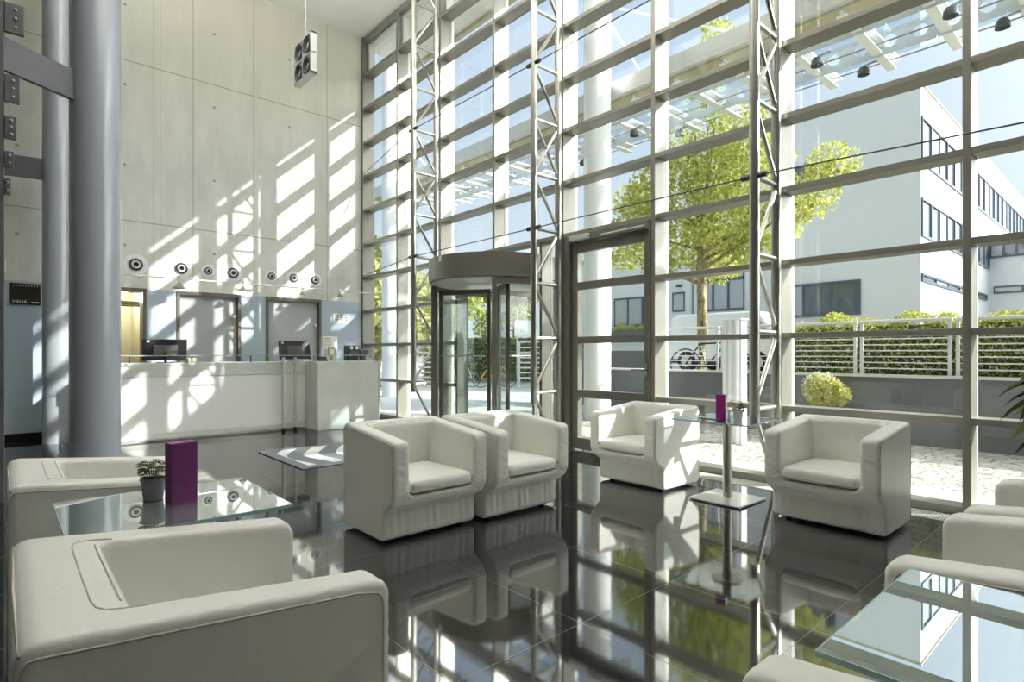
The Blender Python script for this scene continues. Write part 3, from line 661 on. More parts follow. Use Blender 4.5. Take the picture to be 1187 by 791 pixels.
# ------------------------------------------------------------------ tables
def table(name, loc, label, gm, sx, sy):
    r = empty(name, loc, label=label, cat='table', group='square glass tables on steel poles')
    MB().box(-sx/2, sx/2, -sy/2, sy/2, .708, .72).build('glass_top', gm, r)
    e = MB(); k = .0025
    e.box(-sx/2-k, -sx/2, -sy/2-k, sy/2+k, .7078, .7202).box(sx/2, sx/2+k, -sy/2-k, sy/2+k, .7078, .7202).box(-sx/2, sx/2, -sy/2-k, -sy/2, .7078, .7202).box(-sx/2, sx/2, sy/2, sy/2+k, .7078, .7202)
    e.build('glass_edge', M['glass_edge'], r)
    MB().tube((0,0,.02), (0,0,.70), .038, 28).build('pole', M['steel'], r, smooth='auto')
    MB().lathe([(.13,.698),(.13,.708)], 32).build('top_plate', M['steel'], r, smooth='auto')
    MB().box(-.24, .24, -.24, .24, .006, .02).build('base', M['base_plate'], r, bevel=.003)
    for fx in (-.2,.2):
        for fy in (-.2,.2): MB().lathe([(.02,0),(.02,.006)], 12, (fx,fy,0)).build('glide', M['black'], r)
    return r
table('bistro_table', (8.77,-.925,0), 'glass table on a round steel pole between two armchairs by the facade', M['bistro_glass'], .68, .68)
table('bistro_table', (8.775,-5.255,0), 'mirror-like glass table at the left carrying the purple box', M['table_glass'], .63, .69)
table('bistro_table', (11.2,-4.23,0), 'mirror-like glass table at the bottom right corner', M['table_glass'], .66, .64)

def leaf_cloud(n, pick, size, rng, fold=.3, asp=.6, up=.0):
    v = []; f = []
    for _ in range(n):
        p = Vector(pick()); s = size*rng.uniform(.6, 1.3)
        d = Vector((rng.gauss(0,1), rng.gauss(0,1), rng.gauss(0,1)+up)).normalized(); q = d.to_track_quat('Z', 'Y').to_matrix() @ Matrix.Rotation(rng.uniform(0, 2*PI), 3, 'Z')
        o = len(v); v += [p + q @ Vector(c) for c in ((-s,0,0), (0,-s*asp,s*fold), (s,0,0), (0,s*asp,s*fold))]; f += [(o,o+1,o+2,o+3)]
    return v, f
def leaf_obj(name, n, pick, size, rng, m, parent, **k):
    mb = MB(); v, f = leaf_cloud(n, pick, size, rng, **k); mb.v = [tuple(p) for p in v]; mb.f = f
    me = bpy.data.meshes.new(name); me.from_pydata(mb.v, [], mb.f); return link(name, me, m, parent)
def blob(c, r, rng, flat=1, shell_=.55):
    def pick():
        while True:
            d = Vector((rng.uniform(-1,1), rng.uniform(-1,1), rng.uniform(-1,1)))
            if shell_ < d.length < 1: return (c[0]+d.x*r, c[1]+d.y*r, c[2]+d.z*r*flat)
    return pick
def potted(loc, label, pm, seed, nf):
    r = empty('potted_flower', loc, label=label, cat='potted flower', group='small potted flowers on the tables'); g = random.Random(seed)
    MB().lathe([(.03,0),(.034,.002),(.046,.088),(.042,.088),(.036,.02),(.001,.02)], 28, cap=False).build('pot', pm, r, smooth='auto')
    MB().lathe([(.041,.078),(.001,.08)], 20, cap=False).build('soil', M['soil'], r)
    st = MB(); lv = []; tips = []
    for i in range(13):
        a = g.uniform(0, 2*PI); rr = g.uniform(.01,.055); h = g.uniform(.10,.165); p1 = (rr*math.cos(a), rr*math.sin(a), h)
        st.path([(.012*math.cos(a),.012*math.sin(a),.078), (rr*.6*math.cos(a), rr*.6*math.sin(a), .06+h*.5), p1], .0014, 5); tips.append(p1)
    st.build('stem', M['leaf_pot'], r)
    mb = MB()
    for p in tips:
        for _ in range(7):
            a = g.uniform(0, 2*PI); L = g.uniform(.026,.042); b = Vector(p)-Vector((0,0,g.uniform(0,.045))); d = Vector((math.cos(a), math.sin(a), g.uniform(-.35,.35))); sd = Vector((-d.y, d.x, 0))*L*.28
            mb.add([b, b+d*L*.5+sd+Vector((0,0,.004)), b+d*L, b+d*L*.5-sd+Vector((0,0,.004))], [(0,1,2,3)])
    mb.build('leaves', M['leaf_pot'], r)
    for p in tips[:nf]:
        pt = MB()
        for k in range(6):
            a = k*PI/3; d = Vector((math.cos(a), math.sin(a), .45))*.014; sd = Vector((-math.sin(a), math.cos(a), 0))*.006; b = Vector(p)+Vector((0,0,.012))
            pt.add([b, b+d*.6+sd, b+d, b+d*.6-sd], [(0,1,2,3)])
        pt.build('blossom', M['pink'], r)
    return r
potted((8.66,-5.30,.72), 'pink flower in a grey pot behind the large purple box', M['pot_grey'], 3, 2)
potted((8.875,-.93,.72), 'pale pot of flowers on the table by the glass facade', M['pot_white'], 5, 1)
def card_box(loc, rz, label, sx, sy, h, face):
    r = empty('menu_box', loc, rz, label=label, cat='box', group='purple boxes on the tables')
    MB().box(-sx/2, sx/2, -sy/2, sy/2, 0, h).build('box_body', face, r, bevel=.002)
    return r
b1 = card_box((8.775,-5.225,.72), rad(12), 'large plum-purple box standing on the left glass table', .06, .096, .235, M['purple_dark'])
MB().box(-.028, .028, -.05, .05, .235, .2365).build('lid', M['purple'], b1)
o = MB()
for z, wd in ((.062,.02),(.05,.03),(.075,.012),(.035,.016),(.02,.01)): o.box(.03, .0308, -.04, -.04+wd, z, z+.006)
o.build('print', M['dark_grey'], b1)
b2 = card_box((8.735,-.96,.72), rad(8), 'bright purple box on the table by the glass facade', .085, .045, .215, M['purple'])
MB().box(.0426, .044, -.021, .021, .003, .212).build('white_side', M['white'], b2)
bt = empty('salt_bottle', (8.815,-.985,.72), label='tiny clear bottle beside the bright purple box', cat='bottle')
MB().lathe([(.016,0),(.017,.04),(.009,.06),(.009,.075)], 18).build('bottle_body', M['lamp_glass'], bt, smooth='auto'); MB().lathe([(.011,.075),(.011,.09)], 14).build('cap', M['white'], bt)

# leafy plant at the right edge
pl = empty('potted_plant', (11.06,-1.36,0), label='dark leafy potted plant reaching in at the right edge', cat='plant'); g = random.Random(11)
MB().lathe([(.15,0),(.19,.36),(.175,.36),(.16,.3),(.001,.3)], 28, cap=False).build('pot', M['pot_white'], pl, smooth='auto')
MB().path([(0,0,.3),(.01,0,.6),(-.01,.01,.95)], [.02,.017,.014], 8).build('trunk', M['bark'], pl, smooth=True)
mb = MB()
for i in range(40):
    a = g.uniform(0, 2*PI); z0 = g.uniform(.82,1.2); L = g.uniform(.32,.42); el = g.uniform(.0,.9); wd = g.uniform(.055,.075); d = Vector((math.cos(a), math.sin(a), 0)); sd = Vector((-d.y, d.x, 0)); pts = []
    for k in range(7):
        u = k/6; pts.append((Vector((0,0,z0)) + d*L*u*math.cos(el*.6) + Vector((0,0,L*(math.sin(el)*u - .75*u*u))), wd*math.sin(PI*(.08+.92*u))**.8 if k < 6 else .001))
    vs = []
    for p, ww in pts: vs += [p - sd*ww + Vector((0,0,ww*.4)), p, p + sd*ww + Vector((0,0,ww*.4))]
    mb.add(vs, [(3*k+q, 3*k+q+1, 3*k+q+4, 3*k+q+3) for k in range(6) for q in (0,1)])
mb.build('leaves', M['leaf_palm'], pl)

# ================================================================== outside
structure(MB().box(-60, 40, .26, .95, -.3, 0).build('ground_slabs', M['slabs']), 'strip of pale stone slabs outside the glass')
structure(MB().box(2.6, 18, .95, 3.92, -.3, -.002).build('ground_cobbles', M['cobbles']), 'rough cobbled paving between the facade and the slate wall')
structure(MB().box(-60, 2.6, .95, 60, -.3, -.004).build('road', M['street']), 'sunlit street and forecourt')
structure(MB().box(3.2, 30, 4.2, 60, .2, .72).build('ground_bank', M['earth']), 'raised ground behind the slate wall')
structure(MB().box(3.2, 18, 3.92, 4.2, -.1, .95).build('wall_terrace', M['slate']), 'low slate-grey retaining wall under the railing')
structure(MB().box(3.18, 18, 3.89, 4.23, .95, .985).build('wall_coping', M['rail_steel']), 'thin pale coping on the slate wall')
# roof overhang and entrance columns
structure(MB().box(-.3, 18, .26, 1.42, 8.0, 8.06).build('roof_soffit', M['soffit']), 'cream soffit of the roof overhang')
structure(MB().box(-.3, 18, 1.36, 1.46, 7.92, 8.4).build('roof_edge', M['soffit_edge']), 'bronze edge of the roof overhang')
for x, lb in ((3.99, 'tall round white column outside the side door'), (-4.05, 'tall round white column outside, seen past the concrete wall')):
    structure(MB().lathe([(.265,0),(.265,11)], 56, (x,3.0,0)).build('column', M['render_white'], smooth='auto'), lb)
# glass canopy
cp = empty('glass_canopy', (0,3.4,6.3), label='long glass canopy with white fins hanging outside the facade', cat='canopy')
MB().box(-6, 15, -.06, .10, .10, .42).build('edge_beam', M['alu_light'], cp, bevel=.01)
MB().box(-6, 15, .05, .30, .06, .11).build('gutter', M['soffit_edge'], cp)
MB().box(-6, 15, -.02, 2.62, .26, .272).build('canopy_glass', M['canopy_glass'], cp)
fx = [9.15-.932*i for i in range(16)] + [10.08, 11.01, 11.94, 12.87, 13.8]
for x in fx:
    f = MB().box(x-.13, x+.13, .1, 2.55, .10, .135).box(x-.02, x+.02, .1, 2.50, .0, .10).box(x-.07, x+.07, .1, 2.53, -.025, .0)
    f.build('fin', M['white_metal'], cp)
def holed(x0, n, pitch, y, z0, z1, r):
    mb = MB(); zc = (z0+z1)/2; N = 24
    for i in range(n):
        cx = x0+pitch*(i+.5)
        for th in (y-.008, y+.008):
            ring = [(cx+r*math.cos(2*PI*k/N), th, zc+r*math.sin(2*PI*k/N)) for k in range(N)]; outer = []
            for k in range(N):
                a = 2*PI*k/N; ca, sa = math.cos(a), math.sin(a); s = min((pitch/2)/max(abs(ca),1e-6), ((z1-z0)/2)/max(abs(sa),1e-6)); outer.append((cx+s*ca, th, zc+s*sa))
            mb.add(ring+outer, [(k, (k+1) % N, N+(k+1) % N, N+k) for k in range(N)])
        mb.add([(cx+r*math.cos(2*PI*k/N), y+sg_, zc+r*math.sin(2*PI*k/N)) for sg_ in (-.008,.008) for k in range(N)], [(k,(k+1) % N,N+(k+1) % N,N+k) for k in range(N)])
    return mb
for y in (.75, 1.75): holed(-4.83, 43, .42, y, -.06, .34, .10).build('perforated_beam', M['rail_steel'], cp)
for y in (.6, 1.55, 2.3): MB().tube((-6,y,.06), (15,y,.06), .014, 8).build('tie_rod', M['steel'], cp)
for k, x in enumerate((3.99, -4.05)):
    MB().prism([(x-.1,-.4),(x+.1,-.4),(x+.08,.1),(x-.08,.1)], .30, .42, 'XY').build('canopy_arm', M['white_metal'], cp, bevel=.01)
    MB().tube((x,-.35,1.9), (x+.3,1.2,.36), .02, 10).tube((x,-.35,1.9),(x+2.6,.1,.4),.02,10).build('stay_rod', M['white_metal'], cp, smooth='auto')
SP = [((7.95,5.34), 'under-canopy spotlight second from the right, near the fin tips'), ((9.36,4.34), 'under-canopy spotlight high beside the tallest mullion'), ((9.8,5.27), 'under-canopy spotlight farthest right in the last bay'),
      ((7.54,4.41), 'under-canopy spotlight just right of the nearest truss'), ((4.31,5.4), 'under-canopy spotlight above the maple crown'), ((3.65,4.66), 'under-canopy spotlight beside the white column'), ((1.6,5.3), 'under-canopy spotlight left of the white column')]
for (x, y), lb in SP:
    s = empty('spotlight', (x,y,6.27), label=lb, cat='spotlight', group='spotlights under the canopy')
    MB().lathe([(.001,-.02),(.06,-.02),(.09,-.08),(.095,-.15),(.085,-.15),(.06,-.1),(.001,-.09)], 24, (0,0,-.02), cap=False).build('housing', M['dark_grey'], s, smooth='auto')
    MB().path([(0,0,-.02),(.05,.03,.0),(.12,.05,.02),(.2,.06,.02)], .02, 8).build('arm', M['steel'], s, smooth='auto')
# railing
RX = [4.85, 6.0, 7.12, 8.27, 9.45, 10.62, 11.79]
for i in range(6):
    a, b = RX[i]+.045, RX[i+1]-.045
    r = empty('railing_panel', (a,4.06,.985), cat='railing', group='steel railing panels on the slate wall',
        label=['railing panel at the left end, in front of the white van', 'second railing panel from the left, beside the maple trunk', 'third railing panel from the left, behind the nearest truss', 'railing panel behind the round yellow-green bush', 'railing panel left of the tallest mullion', 'railing panel behind the dark leafy plant'][i])
    w_ = b-a
    MB().tube((-.03,0,.79), (w_+.03,0,.79), .026, 12).build('top_rail', M['rail_steel'], r, smooth='auto')
    for x in (0.0, w_): MB().box(x-.022, x+.022, -.012, .012, 0, .78).box(x-.04, x+.04, -.04, .04, 0, .008).build('railing_post', M['rail_steel'], r)
    for k in range(7): MB().tube((0,0,.09+.088*k), (w_,0,.09+.088*k), .009, 8).build('rail_bar', M['rail_steel'], r)
# hedge
g = random.Random(21)
def hedge_pick(x0, x1, y0, y1, z0, z1):
    def pick():
        x = g.uniform(x0, x1); f = g.random(); b = .07*math.sin(x*5.1)+.05*math.sin(x*11.7)
        if f < .42: return (x, y0+g.uniform(-.05,.08), g.uniform(z0, z1+b))
        if f < .8: return (x, g.uniform(y0, y1), z1+b+g.uniform(-.1,.06))
        return (x, y1+g.uniform(-.08,.05), g.uniform(z0, z1+b))
    return pick
hd = empty('hedge', (0,0,0), label='flowering green hedge behind the steel railing', cat='hedge')
MB().box(6.95, 14.5, 4.72, 5.2, .7, 1.74).build('hedge_core', mat('hedge_core', lin((84,90,56)), .9), hd)
leaf_obj('hedge_leaves', 26000, hedge_pick(6.85, 14.5, 4.62, 5.3, .74, 1.82), .026, g, M['leaf_hedge'], hd)
leaf_obj('hedge_blossom', 1600, hedge_pick(6.9, 14.5, 4.58, 5.25, 1.0, 1.7), .03, g, M['blossom'], hd)
# round bush in a tub
bs = empty('tub_bush', (8.02,3.35,0), label='round yellow-green flowering bush before the slate wall', cat='bush')
MB().lathe([(.18,0),(.22,.42),(.20,.42),(.19,.36),(.001,.36)], 30, cap=False).build('tub', M['slate'], bs, smooth='auto')
MB().path([(0,0,.36),(0,0,.6)], [.03,.02], 8).build('stem', M['bark'], bs)
leaf_obj('bush_leaves', 2200, blob((0,0,.74), .27, g, .95, .3), .028, g, M['leaf_bush'], bs)
leaf_obj('bush_blossom', 500, blob((-.03,0,.78), .27, g, .95, .8), .022, g, M['blossom'], bs)
leaf_obj('side_leaves', 60, blob((.28,-.05,.70), .13, g, 1.2, .1), .05, g, M['leaf_bush'], bs)
# white fluted pillar
wp = empty('pillar_light', (7.25,2.2,0), label='white fluted pillar light standing on the cobbles', cat='pillar light')
b = MB().box(-.13, .13, -.08, .08, 0, 1.76)
b.build('core', M['white_metal'], wp)
for x in (-.115, -.04, .06): MB().lathe([(.035,0),(.035,1.78)], 20, (x,-.085,0)).build('flute', M['white_metal'], wp, smooth='auto')
MB().box(-.15, .15, -.13, .1, 1.78, 1.80).build('cap', M['white_metal'], wp, bevel=.004)

# buildings
def wnd(mb_f, parent, face, u0, u1, z0, z1, n, at, light=()):
    """strip window on a wall: frame, mullions and one pane per light"""
    fr = MB(); d0, d1 = (-.05, .02) if face == 'Y' else (-.02, .05)
    def bx(m, a, b, c, d, e0, e1): m.box(a, b, at+e0, at+e1, c, d) if face == 'Y' else m.box(at+e0, at+e1, a, b, c, d)
    th = .07
    bx(fr, u0, u1, z0, z0+th, d0, d1); bx(fr, u0, u1, z1-th, z1, d0, d1); w1 = (u1-u0)/n
    for i in range(n+1):
        c = u0+w1*i; bx(fr, max(u0, c-th/2), min(u1, c+th/2), z0+th, z1-th, d0, d1)
    f = fr.build('window', M['frame_blue'], parent)
    for i in range(n):
        p = MB(); e = (-.012, .0) if face == 'Y' else (.0, .012); bx(p, u0+w1*i+th/2, u0+w1*(i+1)-th/2, z0+th, z1-th, *e); p.build('pane', M['pane_light'] if i in light else M['pane_dark'], f)
    return f
M['frame_blue'] = mat('blue_grey_window_frame', lin((82,94,110)), .4)
mb_ = empty('white_building', (0,0,0), label='large white rendered building with ribbon windows and a sunlit right side', cat='building')
MB().box(-.47, 6.785, 14, 42, .7, 9.07).build('main_block', M['render_white'], mb_)
MB().box(-.5, 6.82, 13.96, 42.05, 9.07, 9.13).build('roof_edge', M['soffit_edge'], mb_)
wnd(None, mb_, 'Y', 2.6, 4.52, 6.92, 7.5, 4, 14)
wnd(None, mb_, 'Y', 2.7, 5.25, 2.49, 3.58, 3, 14, (0,))
wnd(None, mb_, 'Y', -.25, 1.55, 2.86, 5.9, 3, 14, (0,1,2)); MB().box(-.25, 1.55, 13.95, 14, 3.95, 4.05).box(-.25,1.55,13.95,14,4.95,5.05).build('glazing_bar', M['frame_blue'], mb_)
wnd(None, mb_, 'X', 14.05, 34, 6.78, 8.15, 20, 6.785, (1,4,9,13)); wnd(None, mb_, 'X', 14.05, 34, 4.68, 5.8, 20, 6.785, (2,5,6,11)); wnd(None, mb_, 'X', 14.05, 23.5, 3.38, 3.62, 6, 6.785, (1,3))
MB().box(6.785, 6.80, 14.0, 42, 4.60, 4.64).box(6.785, 6.80, 14, 42, 6.70, 6.74).build('sill', M['alu_light'], mb_)
MB().box(6.785, 26, 24, 40, .7, 5.75).build('side_wing', M['render_white'], mb_)
wnd(None, mb_, 'Y', 6.85, 14, 5.12, 5.68, 18, 24, (0,3,4,8,10)); wnd(None, mb_, 'Y', 6.95, 14, 3.68, 3.98, 8, 24, (0,1,4))
lw = empty('low_building', (0,0,0), label='lower white building with blue-framed windows behind the side door', cat='building')
MB().box(-8.5, -.55, 13.8, 24, .0, 5.3).build('low_block', M['render_white'], lw)
MB().box(-8.55, -.5, 13.75, 24, 5.3, 5.36).build('roof_edge', M['soffit_edge'], lw)
wnd(None, lw, 'Y', -4.1, -1.95, 2.42, 3.62, 3, 13.8, (0,1)); wnd(None, lw, 'Y', -2.0+.75, -.72, 2.9, 3.66, 1, 13.8, (0,)); wnd(None, lw, 'Y', -1.75, -1.5, 2.9, 3.6, 1, 13.8, (0,))
MB().box(-4.3, -2.0, 13.5, 13.8, 2.0, 2.28).build('window_box', M['slate'], lw)
leaf_obj('window_box_leaves', 500, hedge_pick(-4.3, -2.0, 13.48, 13.8, 2.25, 2.4), .06, g, M['leaf_bush'], lw)
MB().box(-1.05, -.85, 13.7, 13.8, 3.85, 3.95).build('wall_light', M['dark_grey'], lw)
# grey screen wall seen through the door
structure(MB().box(.9, 3.85, 5.2, 5.35, -.1, 1.36).build('wall_screen', M['slate']), 'grey screen wall seen through the side door')

# van
vn = empty('white_van', (1.95,11.6,.72), label='white van parked behind the railing and the maple trunk', cat='van')
prof = [(-1.35,.28),(2.48,.28),(2.55,.5),(2.5,.85),(2.3,.98),(1.72,1.72),(1.5,1.83),(-1.1,1.83),(-1.32,1.7),(-1.4,.6)]
MB().prism(prof, -.9, .9, 'XZ').build('body', M['car_white'], vn, bevel=.09, seg=4)
MB().prism([(2.245,1.0),(2.275,1.0),(1.735,1.70),(1.705,1.70)], -.76, .76, 'XZ').build('windscreen', M['windscreen'], vn)
for sy in (-1, 1):
    y = .905*sy; mbw = MB(); mbw.prism([(1.4,1.05),(2.05,1.05),(1.66,1.58),(1.4,1.58)], y-.006, y+.006, 'XZ'); mbw.build('side_window', M['windscreen'], vn)
    for x in (-.7, 1.6):
        wl = MB().lathe([(.2,-.1),(.31,-.1),(.33,-.07),(.33,.07),(.31,.1),(.2,.1)], 28, (x, .82*sy, .33), 'Y').build('wheel', M['tyre'], vn, smooth='auto')
        MB().lathe([(.001,-.09),(.19,-.1),(.19,.1),(.001,.09)], 20, (x,.83*sy,.33), 'Y', cap=False).build('hub_cap', M['alu_light'], wl, smooth='auto')
    MB().box(1.55, 1.68, y-.02, y+.2*sy+.02, 1.05, 1.25).build('mirror', M['black'], vn, bevel=.02)
MB().box(2.40, 2.60, -.86, .86, .28, .52).box(-1.3, 2.4, -.915, .915, .26, .40).build('bumper', M['dark_grey'], vn, bevel=.03)
for sy in (-.68,.68): MB().box(2.36, 2.53, sy-.16, sy+.16, .66, .84).build('headlamp', M['windscreen'], vn, bevel=.03)

# trees
def tree(name, loc, label, h, r, blobs, nleaf, size, lm, seed, group=None, spread=1):
    g = random.Random(seed); t_ = empty(name, loc, label=label, cat='tree', group=group)
    MB().path([(0,0,0),(.03*spread,0,h*.4),(-.02,.02,h),(.02,0,h*1.5)], [r*1.15,r,r*.85,r*.4], 14).build('trunk', M['bark'], t_, smooth=True)
    br = MB()
    for c, rr in blobs:
        b0 = Vector((0,0,min(h*1.35, max(h*.85, c[2]-abs(c[0])*.5)))); m_ = (b0+Vector(c))/2 + Vector((g.uniform(-.1,.1), g.uniform(-.1,.1), -.08))
        br.path([b0, m_, c, Vector(c)+Vector((c[0]*.12, c[1]*.12, rr*.5))], [r*.35, r*.22, r*.12, r*.05], 6)
    br.build('branches', M['bark'], t_, smooth=True)
    tot = sum(rr**2 for _, rr in blobs); v = []; f = []
    for c, rr in blobs:
        a, b = leaf_cloud(int(nleaf*rr*rr/tot), blob(c, rr, g, .8, .12), size, g, asp=.75); o = len(v); v += [tuple(p) for p in a]; f += [tuple(i+o for i in q) for q in b]
    me = bpy.data.meshes.new('foliage'); me.from_pydata(v, [], f); link('foliage', me, lm, t_)
    return t_
g2 = random.Random(5)
crown = [((-2.1,.2,3.4),.75),((-1.2,-.4,3.7),.85),((-.4,.4,3.3),.8),((.5,-.3,3.6),.9),((1.3,.2,3.5),.8),((2.1,-.1,3.75),.62),((2.5,0,4.35),.5),((-1.7,.3,4.6),.7),((-.7,-.3,4.6),.9),((.3,.3,4.7),.95),((1.2,-.2,4.7),.8),((-.5,0,5.5),.7),((.6,.2,5.7),.7),((1.4,0,5.5),.5),((.1,0,6.6),.45),((-.2,.1,7.4),.42),((.35,0,8.0),.36),((.0,.8,2.75),.6),((-.9,-.2,2.75),.45),((.9,.2,2.9),.5)]
crown = [((c[0]*1.14, c[1], c[2]), r_*1.04) for c, r_ in crown]
tree('maple_tree', (4.18,6.55,.72), 'yellow-green maple tree behind the railing', 2.6, .125, crown, 15000, .055, M['leaf_maple'], 31)
far = [((-8.6,5.0,0),'slim tree left of the white column at the wall end',4.6),((-13.6,8.6,0),'far tree behind the yellow diamond road sign',6),((-15.5,13.0,0),'far tree seen in the left half of the revolving door',6.5),
       ((-15.0,17.8,0),'far tree seen in the middle of the revolving door',7),((-13.2,22.5,0),'far tree in the right half of the revolving door',7.5),((-14.0,4.0,0),'far tree nearest the concrete wall',6),((-10.5,28,0),'far tree beyond the low white building',8)]
for i, (l, lb, hh) in enumerate(far):
    q = random.Random(100+i); bl = [((q.uniform(-1.6,1.6), q.uniform(-1.6,1.6), q.uniform(.35,1)*hh), q.uniform(.8,1.4)) for _ in range(10)]
    tree('street_tree', l, lb, hh*.45, .14, bl, 2600, .17, [M['leaf_far'], M['leaf_dark'], M['leaf_maple']][i % 3], 50+i, 'trees across the street')
# hedge across the street, gates, signs, bicycles
h2 = empty('street_hedge', (0,0,0), label='clipped dark hedge across the street behind the bicycles', cat='hedge')
ang = math.atan2(8.2, 8.6)
def hp2():
    s_ = g.uniform(0, 7.2); f_ = g.random(); x = -10.6+s_*.70; y = 8.4+s_*.72
    return (x+g.uniform(-.1,.1)+(.0 if f_ < .6 else .35), y+g.uniform(-.1,.1)-(.0 if f_ < .6 else .35), g.uniform(.05,1.85) if f_ < .75 else 1.85+g.uniform(-.1,.1))
leaf_obj('hedge_leaves', 9000, hp2, .08, g, M['leaf_dark'], h2)
Mz = Matrix.Rotation(math.atan2(.72,.70), 3, 'Z')
MB().obox((-10.6+3.6*.70, 8.4+3.6*.72, .9), (7.1,.4,1.7), Mz).build('hedge_core', bpy.data.materials['hedge_core'], h2)
def gate(loc, rz, label):
    r = empty('street_gate', loc, rz, label=label, cat='gate', group='pale barred gates across the street')
    for x in (0, 1.05): MB().box(x-.03, x+.03, -.03, .03, 0, 1.75).build('gate_post', M['rail_steel'], r)
    MB().box(0, 1.05, -.025, .025, 1.7, 1.76).build('top_rail', M['rail_steel'], r)
    for k in range(7): MB().box(.03, 1.02, -.015, .015, .35+.19*k, .40+.19*k).build('gate_bar', M['rail_steel'], r)
gate((-4.55,8.7,0), rad(46), 'barred gate in the right half of the revolving door'); gate((-7.6,6.2,0), rad(46), 'barred gate just left of the revolving door')
def roadsign(loc, rz, label, board):
    r = empty('road_sign', loc, rz, label=label, cat='sign')
    MB().tube((0,0,0), (0,0,2.95), .03, 10).build('pole', M['rail_steel'], r, smooth='auto')
    if board == 'diamond':
        Mr = Matrix.Rotation(PI/4, 3, 'Y')
        MB().obox((0,-.035,2.66), (.34,.012,.34), Mr).build('diamond_plate', M['white'], r); MB().obox((0,-.043,2.66), (.23,.008,.23), Mr).build('yellow_field', M['yellow'], r)
        MB().box(-.2, .2, -.045, -.03, 1.72, 1.98).build('small_plate', M['white'], r)
    else: MB().box(-.1, .62, -.05, -.03, 1.95, 2.55).build('white_board', M['white'], r, bevel=.01)
roadsign((-7.1,6.64,0), rad(47), 'yellow diamond road sign above a small white plate', 'diamond'); roadsign((-4.95,8.95,0), rad(47), 'white board sign on a pole before the hedge', 'board')
def bicycle(loc, rz, label, fm):
    r = empty('bicycle', loc, rz, label=label, cat='bicycle', group='parked bicycles')
    for x in (-.52,.52):
        w = MB(); N = 28
        w.path([(x+.33*math.cos(2*PI*k/N), 0, .34+.33*math.sin(2*PI*k/N)) for k in range(N+1)], .016, 6)
        wl = w.build('wheel', M['tyre'], r, smooth=True); sp_ = MB()
        for k in range(8): sp_.tube((x,0,.34), (x+.32*math.cos(PI*k/4), 0, .34+.32*math.sin(PI*k/4)), .003, 4)
        sp_.build('spokes', M['steel'], wl)
    f = MB(); P_ = dict(r=(-.52,0,.34), b=(-.08,0,.3), s=(-.2,0,.78), h=(.36,0,.8), f=(.52,0,.34))
    for a, b in (('r','b'),('r','s'),('b','s'),('b','h'),('s','h'),('h','f')): f.tube(P_[a], P_[b], .018, 8)
    f.build('frame', fm, r)
    MB().tube((-.2,0,.78), (-.22,0,.9), .014).build('seat_post', M['steel'], r); MB().prism([(-.36,.9),(-.06,.9),(-.1,.95),(-.34,.96)], -.06, .06, 'XZ').build('saddle', M['black'], r, bevel=.02)
    MB().path([(.3,-.28,1.0),(.38,-.1,1.0),(.36,0,.98),(.38,.1,1.0),(.3,.28,1.0)], .013, 8).tube((.36,0,.78), (.36,0,.98), .016).build('handlebar', M['black'], r)
bicycle((-6.5,7.3,0), rad(50), 'pale bicycle parked by the hedge, seen through the revolving door', M['alu_light'])
bicycle((-5.3,8.1,0), rad(40), 'yellow bicycle parked by the hedge, seen through the revolving door', M['yellow'])
bicycle((5.15,5.2,.72), rad(8), 'dark bicycle parked behind the railing beside the maple trunk', M['black'])

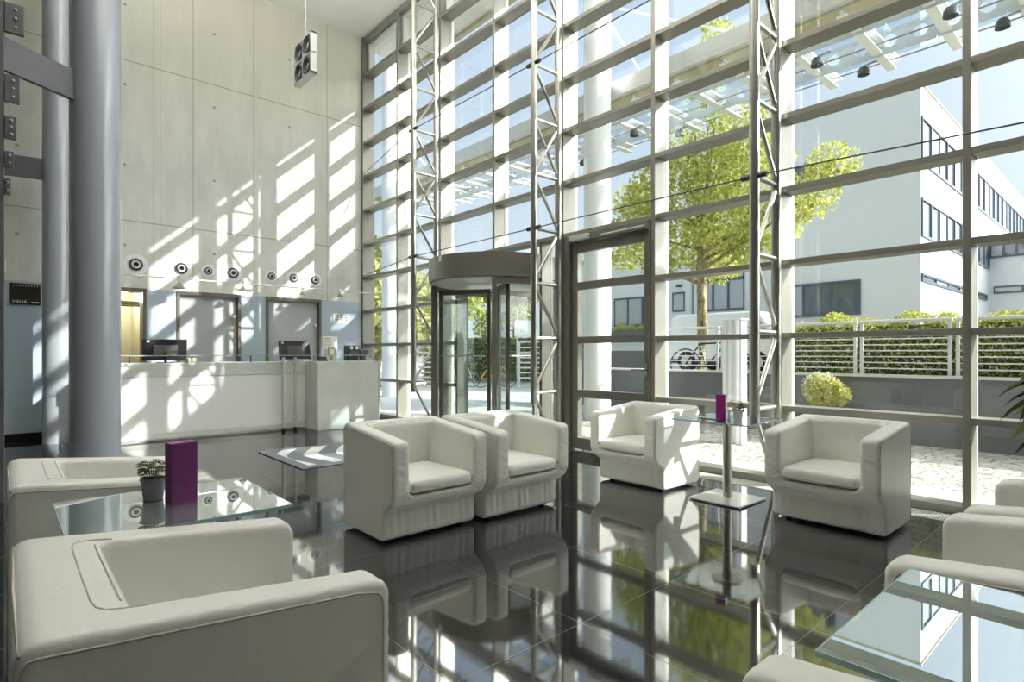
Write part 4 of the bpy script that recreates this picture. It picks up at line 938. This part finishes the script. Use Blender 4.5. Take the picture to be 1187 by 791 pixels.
# ------------------------------------------------------------------ light, sky, camera
sun = bpy.data.lights.new('sun', 'SUN'); sun.energy = 7.0; sun.angle = rad(.6); sun.color = (1,.965,.90)
so = bpy.data.objects.new('sun', sun); COL.objects.link(so)
so.rotation_euler = Vector((-1,-.715,-.65)).to_track_quat('-Z', 'Y').to_euler(); so.location = (20,14,14)
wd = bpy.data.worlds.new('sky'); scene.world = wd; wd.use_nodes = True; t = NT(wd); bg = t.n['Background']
gen = t.co('Generated'); s = t.sep(gen)
c = t.ramp(s[2], [(.0, (.59,.645,.70)), (.18, (.53,.605,.69)), (.42, (.47,.56,.685)), (1.0, (.36,.47,.66))])
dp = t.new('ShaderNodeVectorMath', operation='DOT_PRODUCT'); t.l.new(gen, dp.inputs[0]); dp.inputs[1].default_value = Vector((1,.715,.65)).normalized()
glow = t.math('MULTIPLY', t.math('POWER', t.math('MAXIMUM', dp.outputs['Value'], 0), 6), 7.0)      # wide glow added around the sun to fill the lobby from outside
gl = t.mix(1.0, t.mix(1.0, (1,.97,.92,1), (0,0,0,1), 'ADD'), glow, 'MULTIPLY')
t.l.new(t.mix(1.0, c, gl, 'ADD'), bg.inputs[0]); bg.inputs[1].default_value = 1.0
# unseen spots without fixtures, added to fill the lobby by washing the ceiling
for x, y in ((4.6,-4.2),(6.6,-2.7),(9.2,-2.6),(11.4,-2.6)):
    l = bpy.data.lights.new('fill_uplight', 'SPOT'); l.energy = FILL; l.spot_size = rad(165); l.spot_blend = 1; l.shadow_soft_size = .12; l.color = (1,.985,.95)
    lo_ = bpy.data.objects.new('fill_uplight', l); COL.objects.link(lo_); lo_.location = (x,y,5.3); lo_.rotation_euler = (PI,0,0)
l = bpy.data.lights.new('corridor_lamp', 'POINT'); l.energy = 20; l.shadow_soft_size = .15; l.color = (1,.95,.82)
lo_ = bpy.data.objects.new('corridor_lamp', l); COL.objects.link(lo_); lo_.location = (-.85,-4.25,2.3)
cam = bpy.data.cameras.new('camera'); cam.sensor_width = 36; cam.lens = 36*664/1187; cam.shift_y = 14/1187; cam.clip_start = .05; cam.clip_end = 500
co = bpy.data.objects.new('camera', cam); COL.objects.link(co); co.location = (11.315,-5.746,1.3046)
co.rotation_euler = (PI/2, 0, math.atan2(.6636,-.7478) - PI/2)
scene.camera = co
cy = scene.cycles
cy.max_bounces = 10; cy.diffuse_bounces = 5; cy.glossy_bounces = 5; cy.transparent_max_bounces = 32; cy.transmission_bounces = 6
cy.caustics_reflective = True; cy.caustics_refractive = False; cy.sample_clamp_indirect = 6; cy.use_denoising = True; cy.blur_glossy = .6
v = scene.view_settings; v.view_transform = 'Standard'; v.look = 'None'; v.exposure = .55; v.gamma = 1; v.use_curve_mapping = False
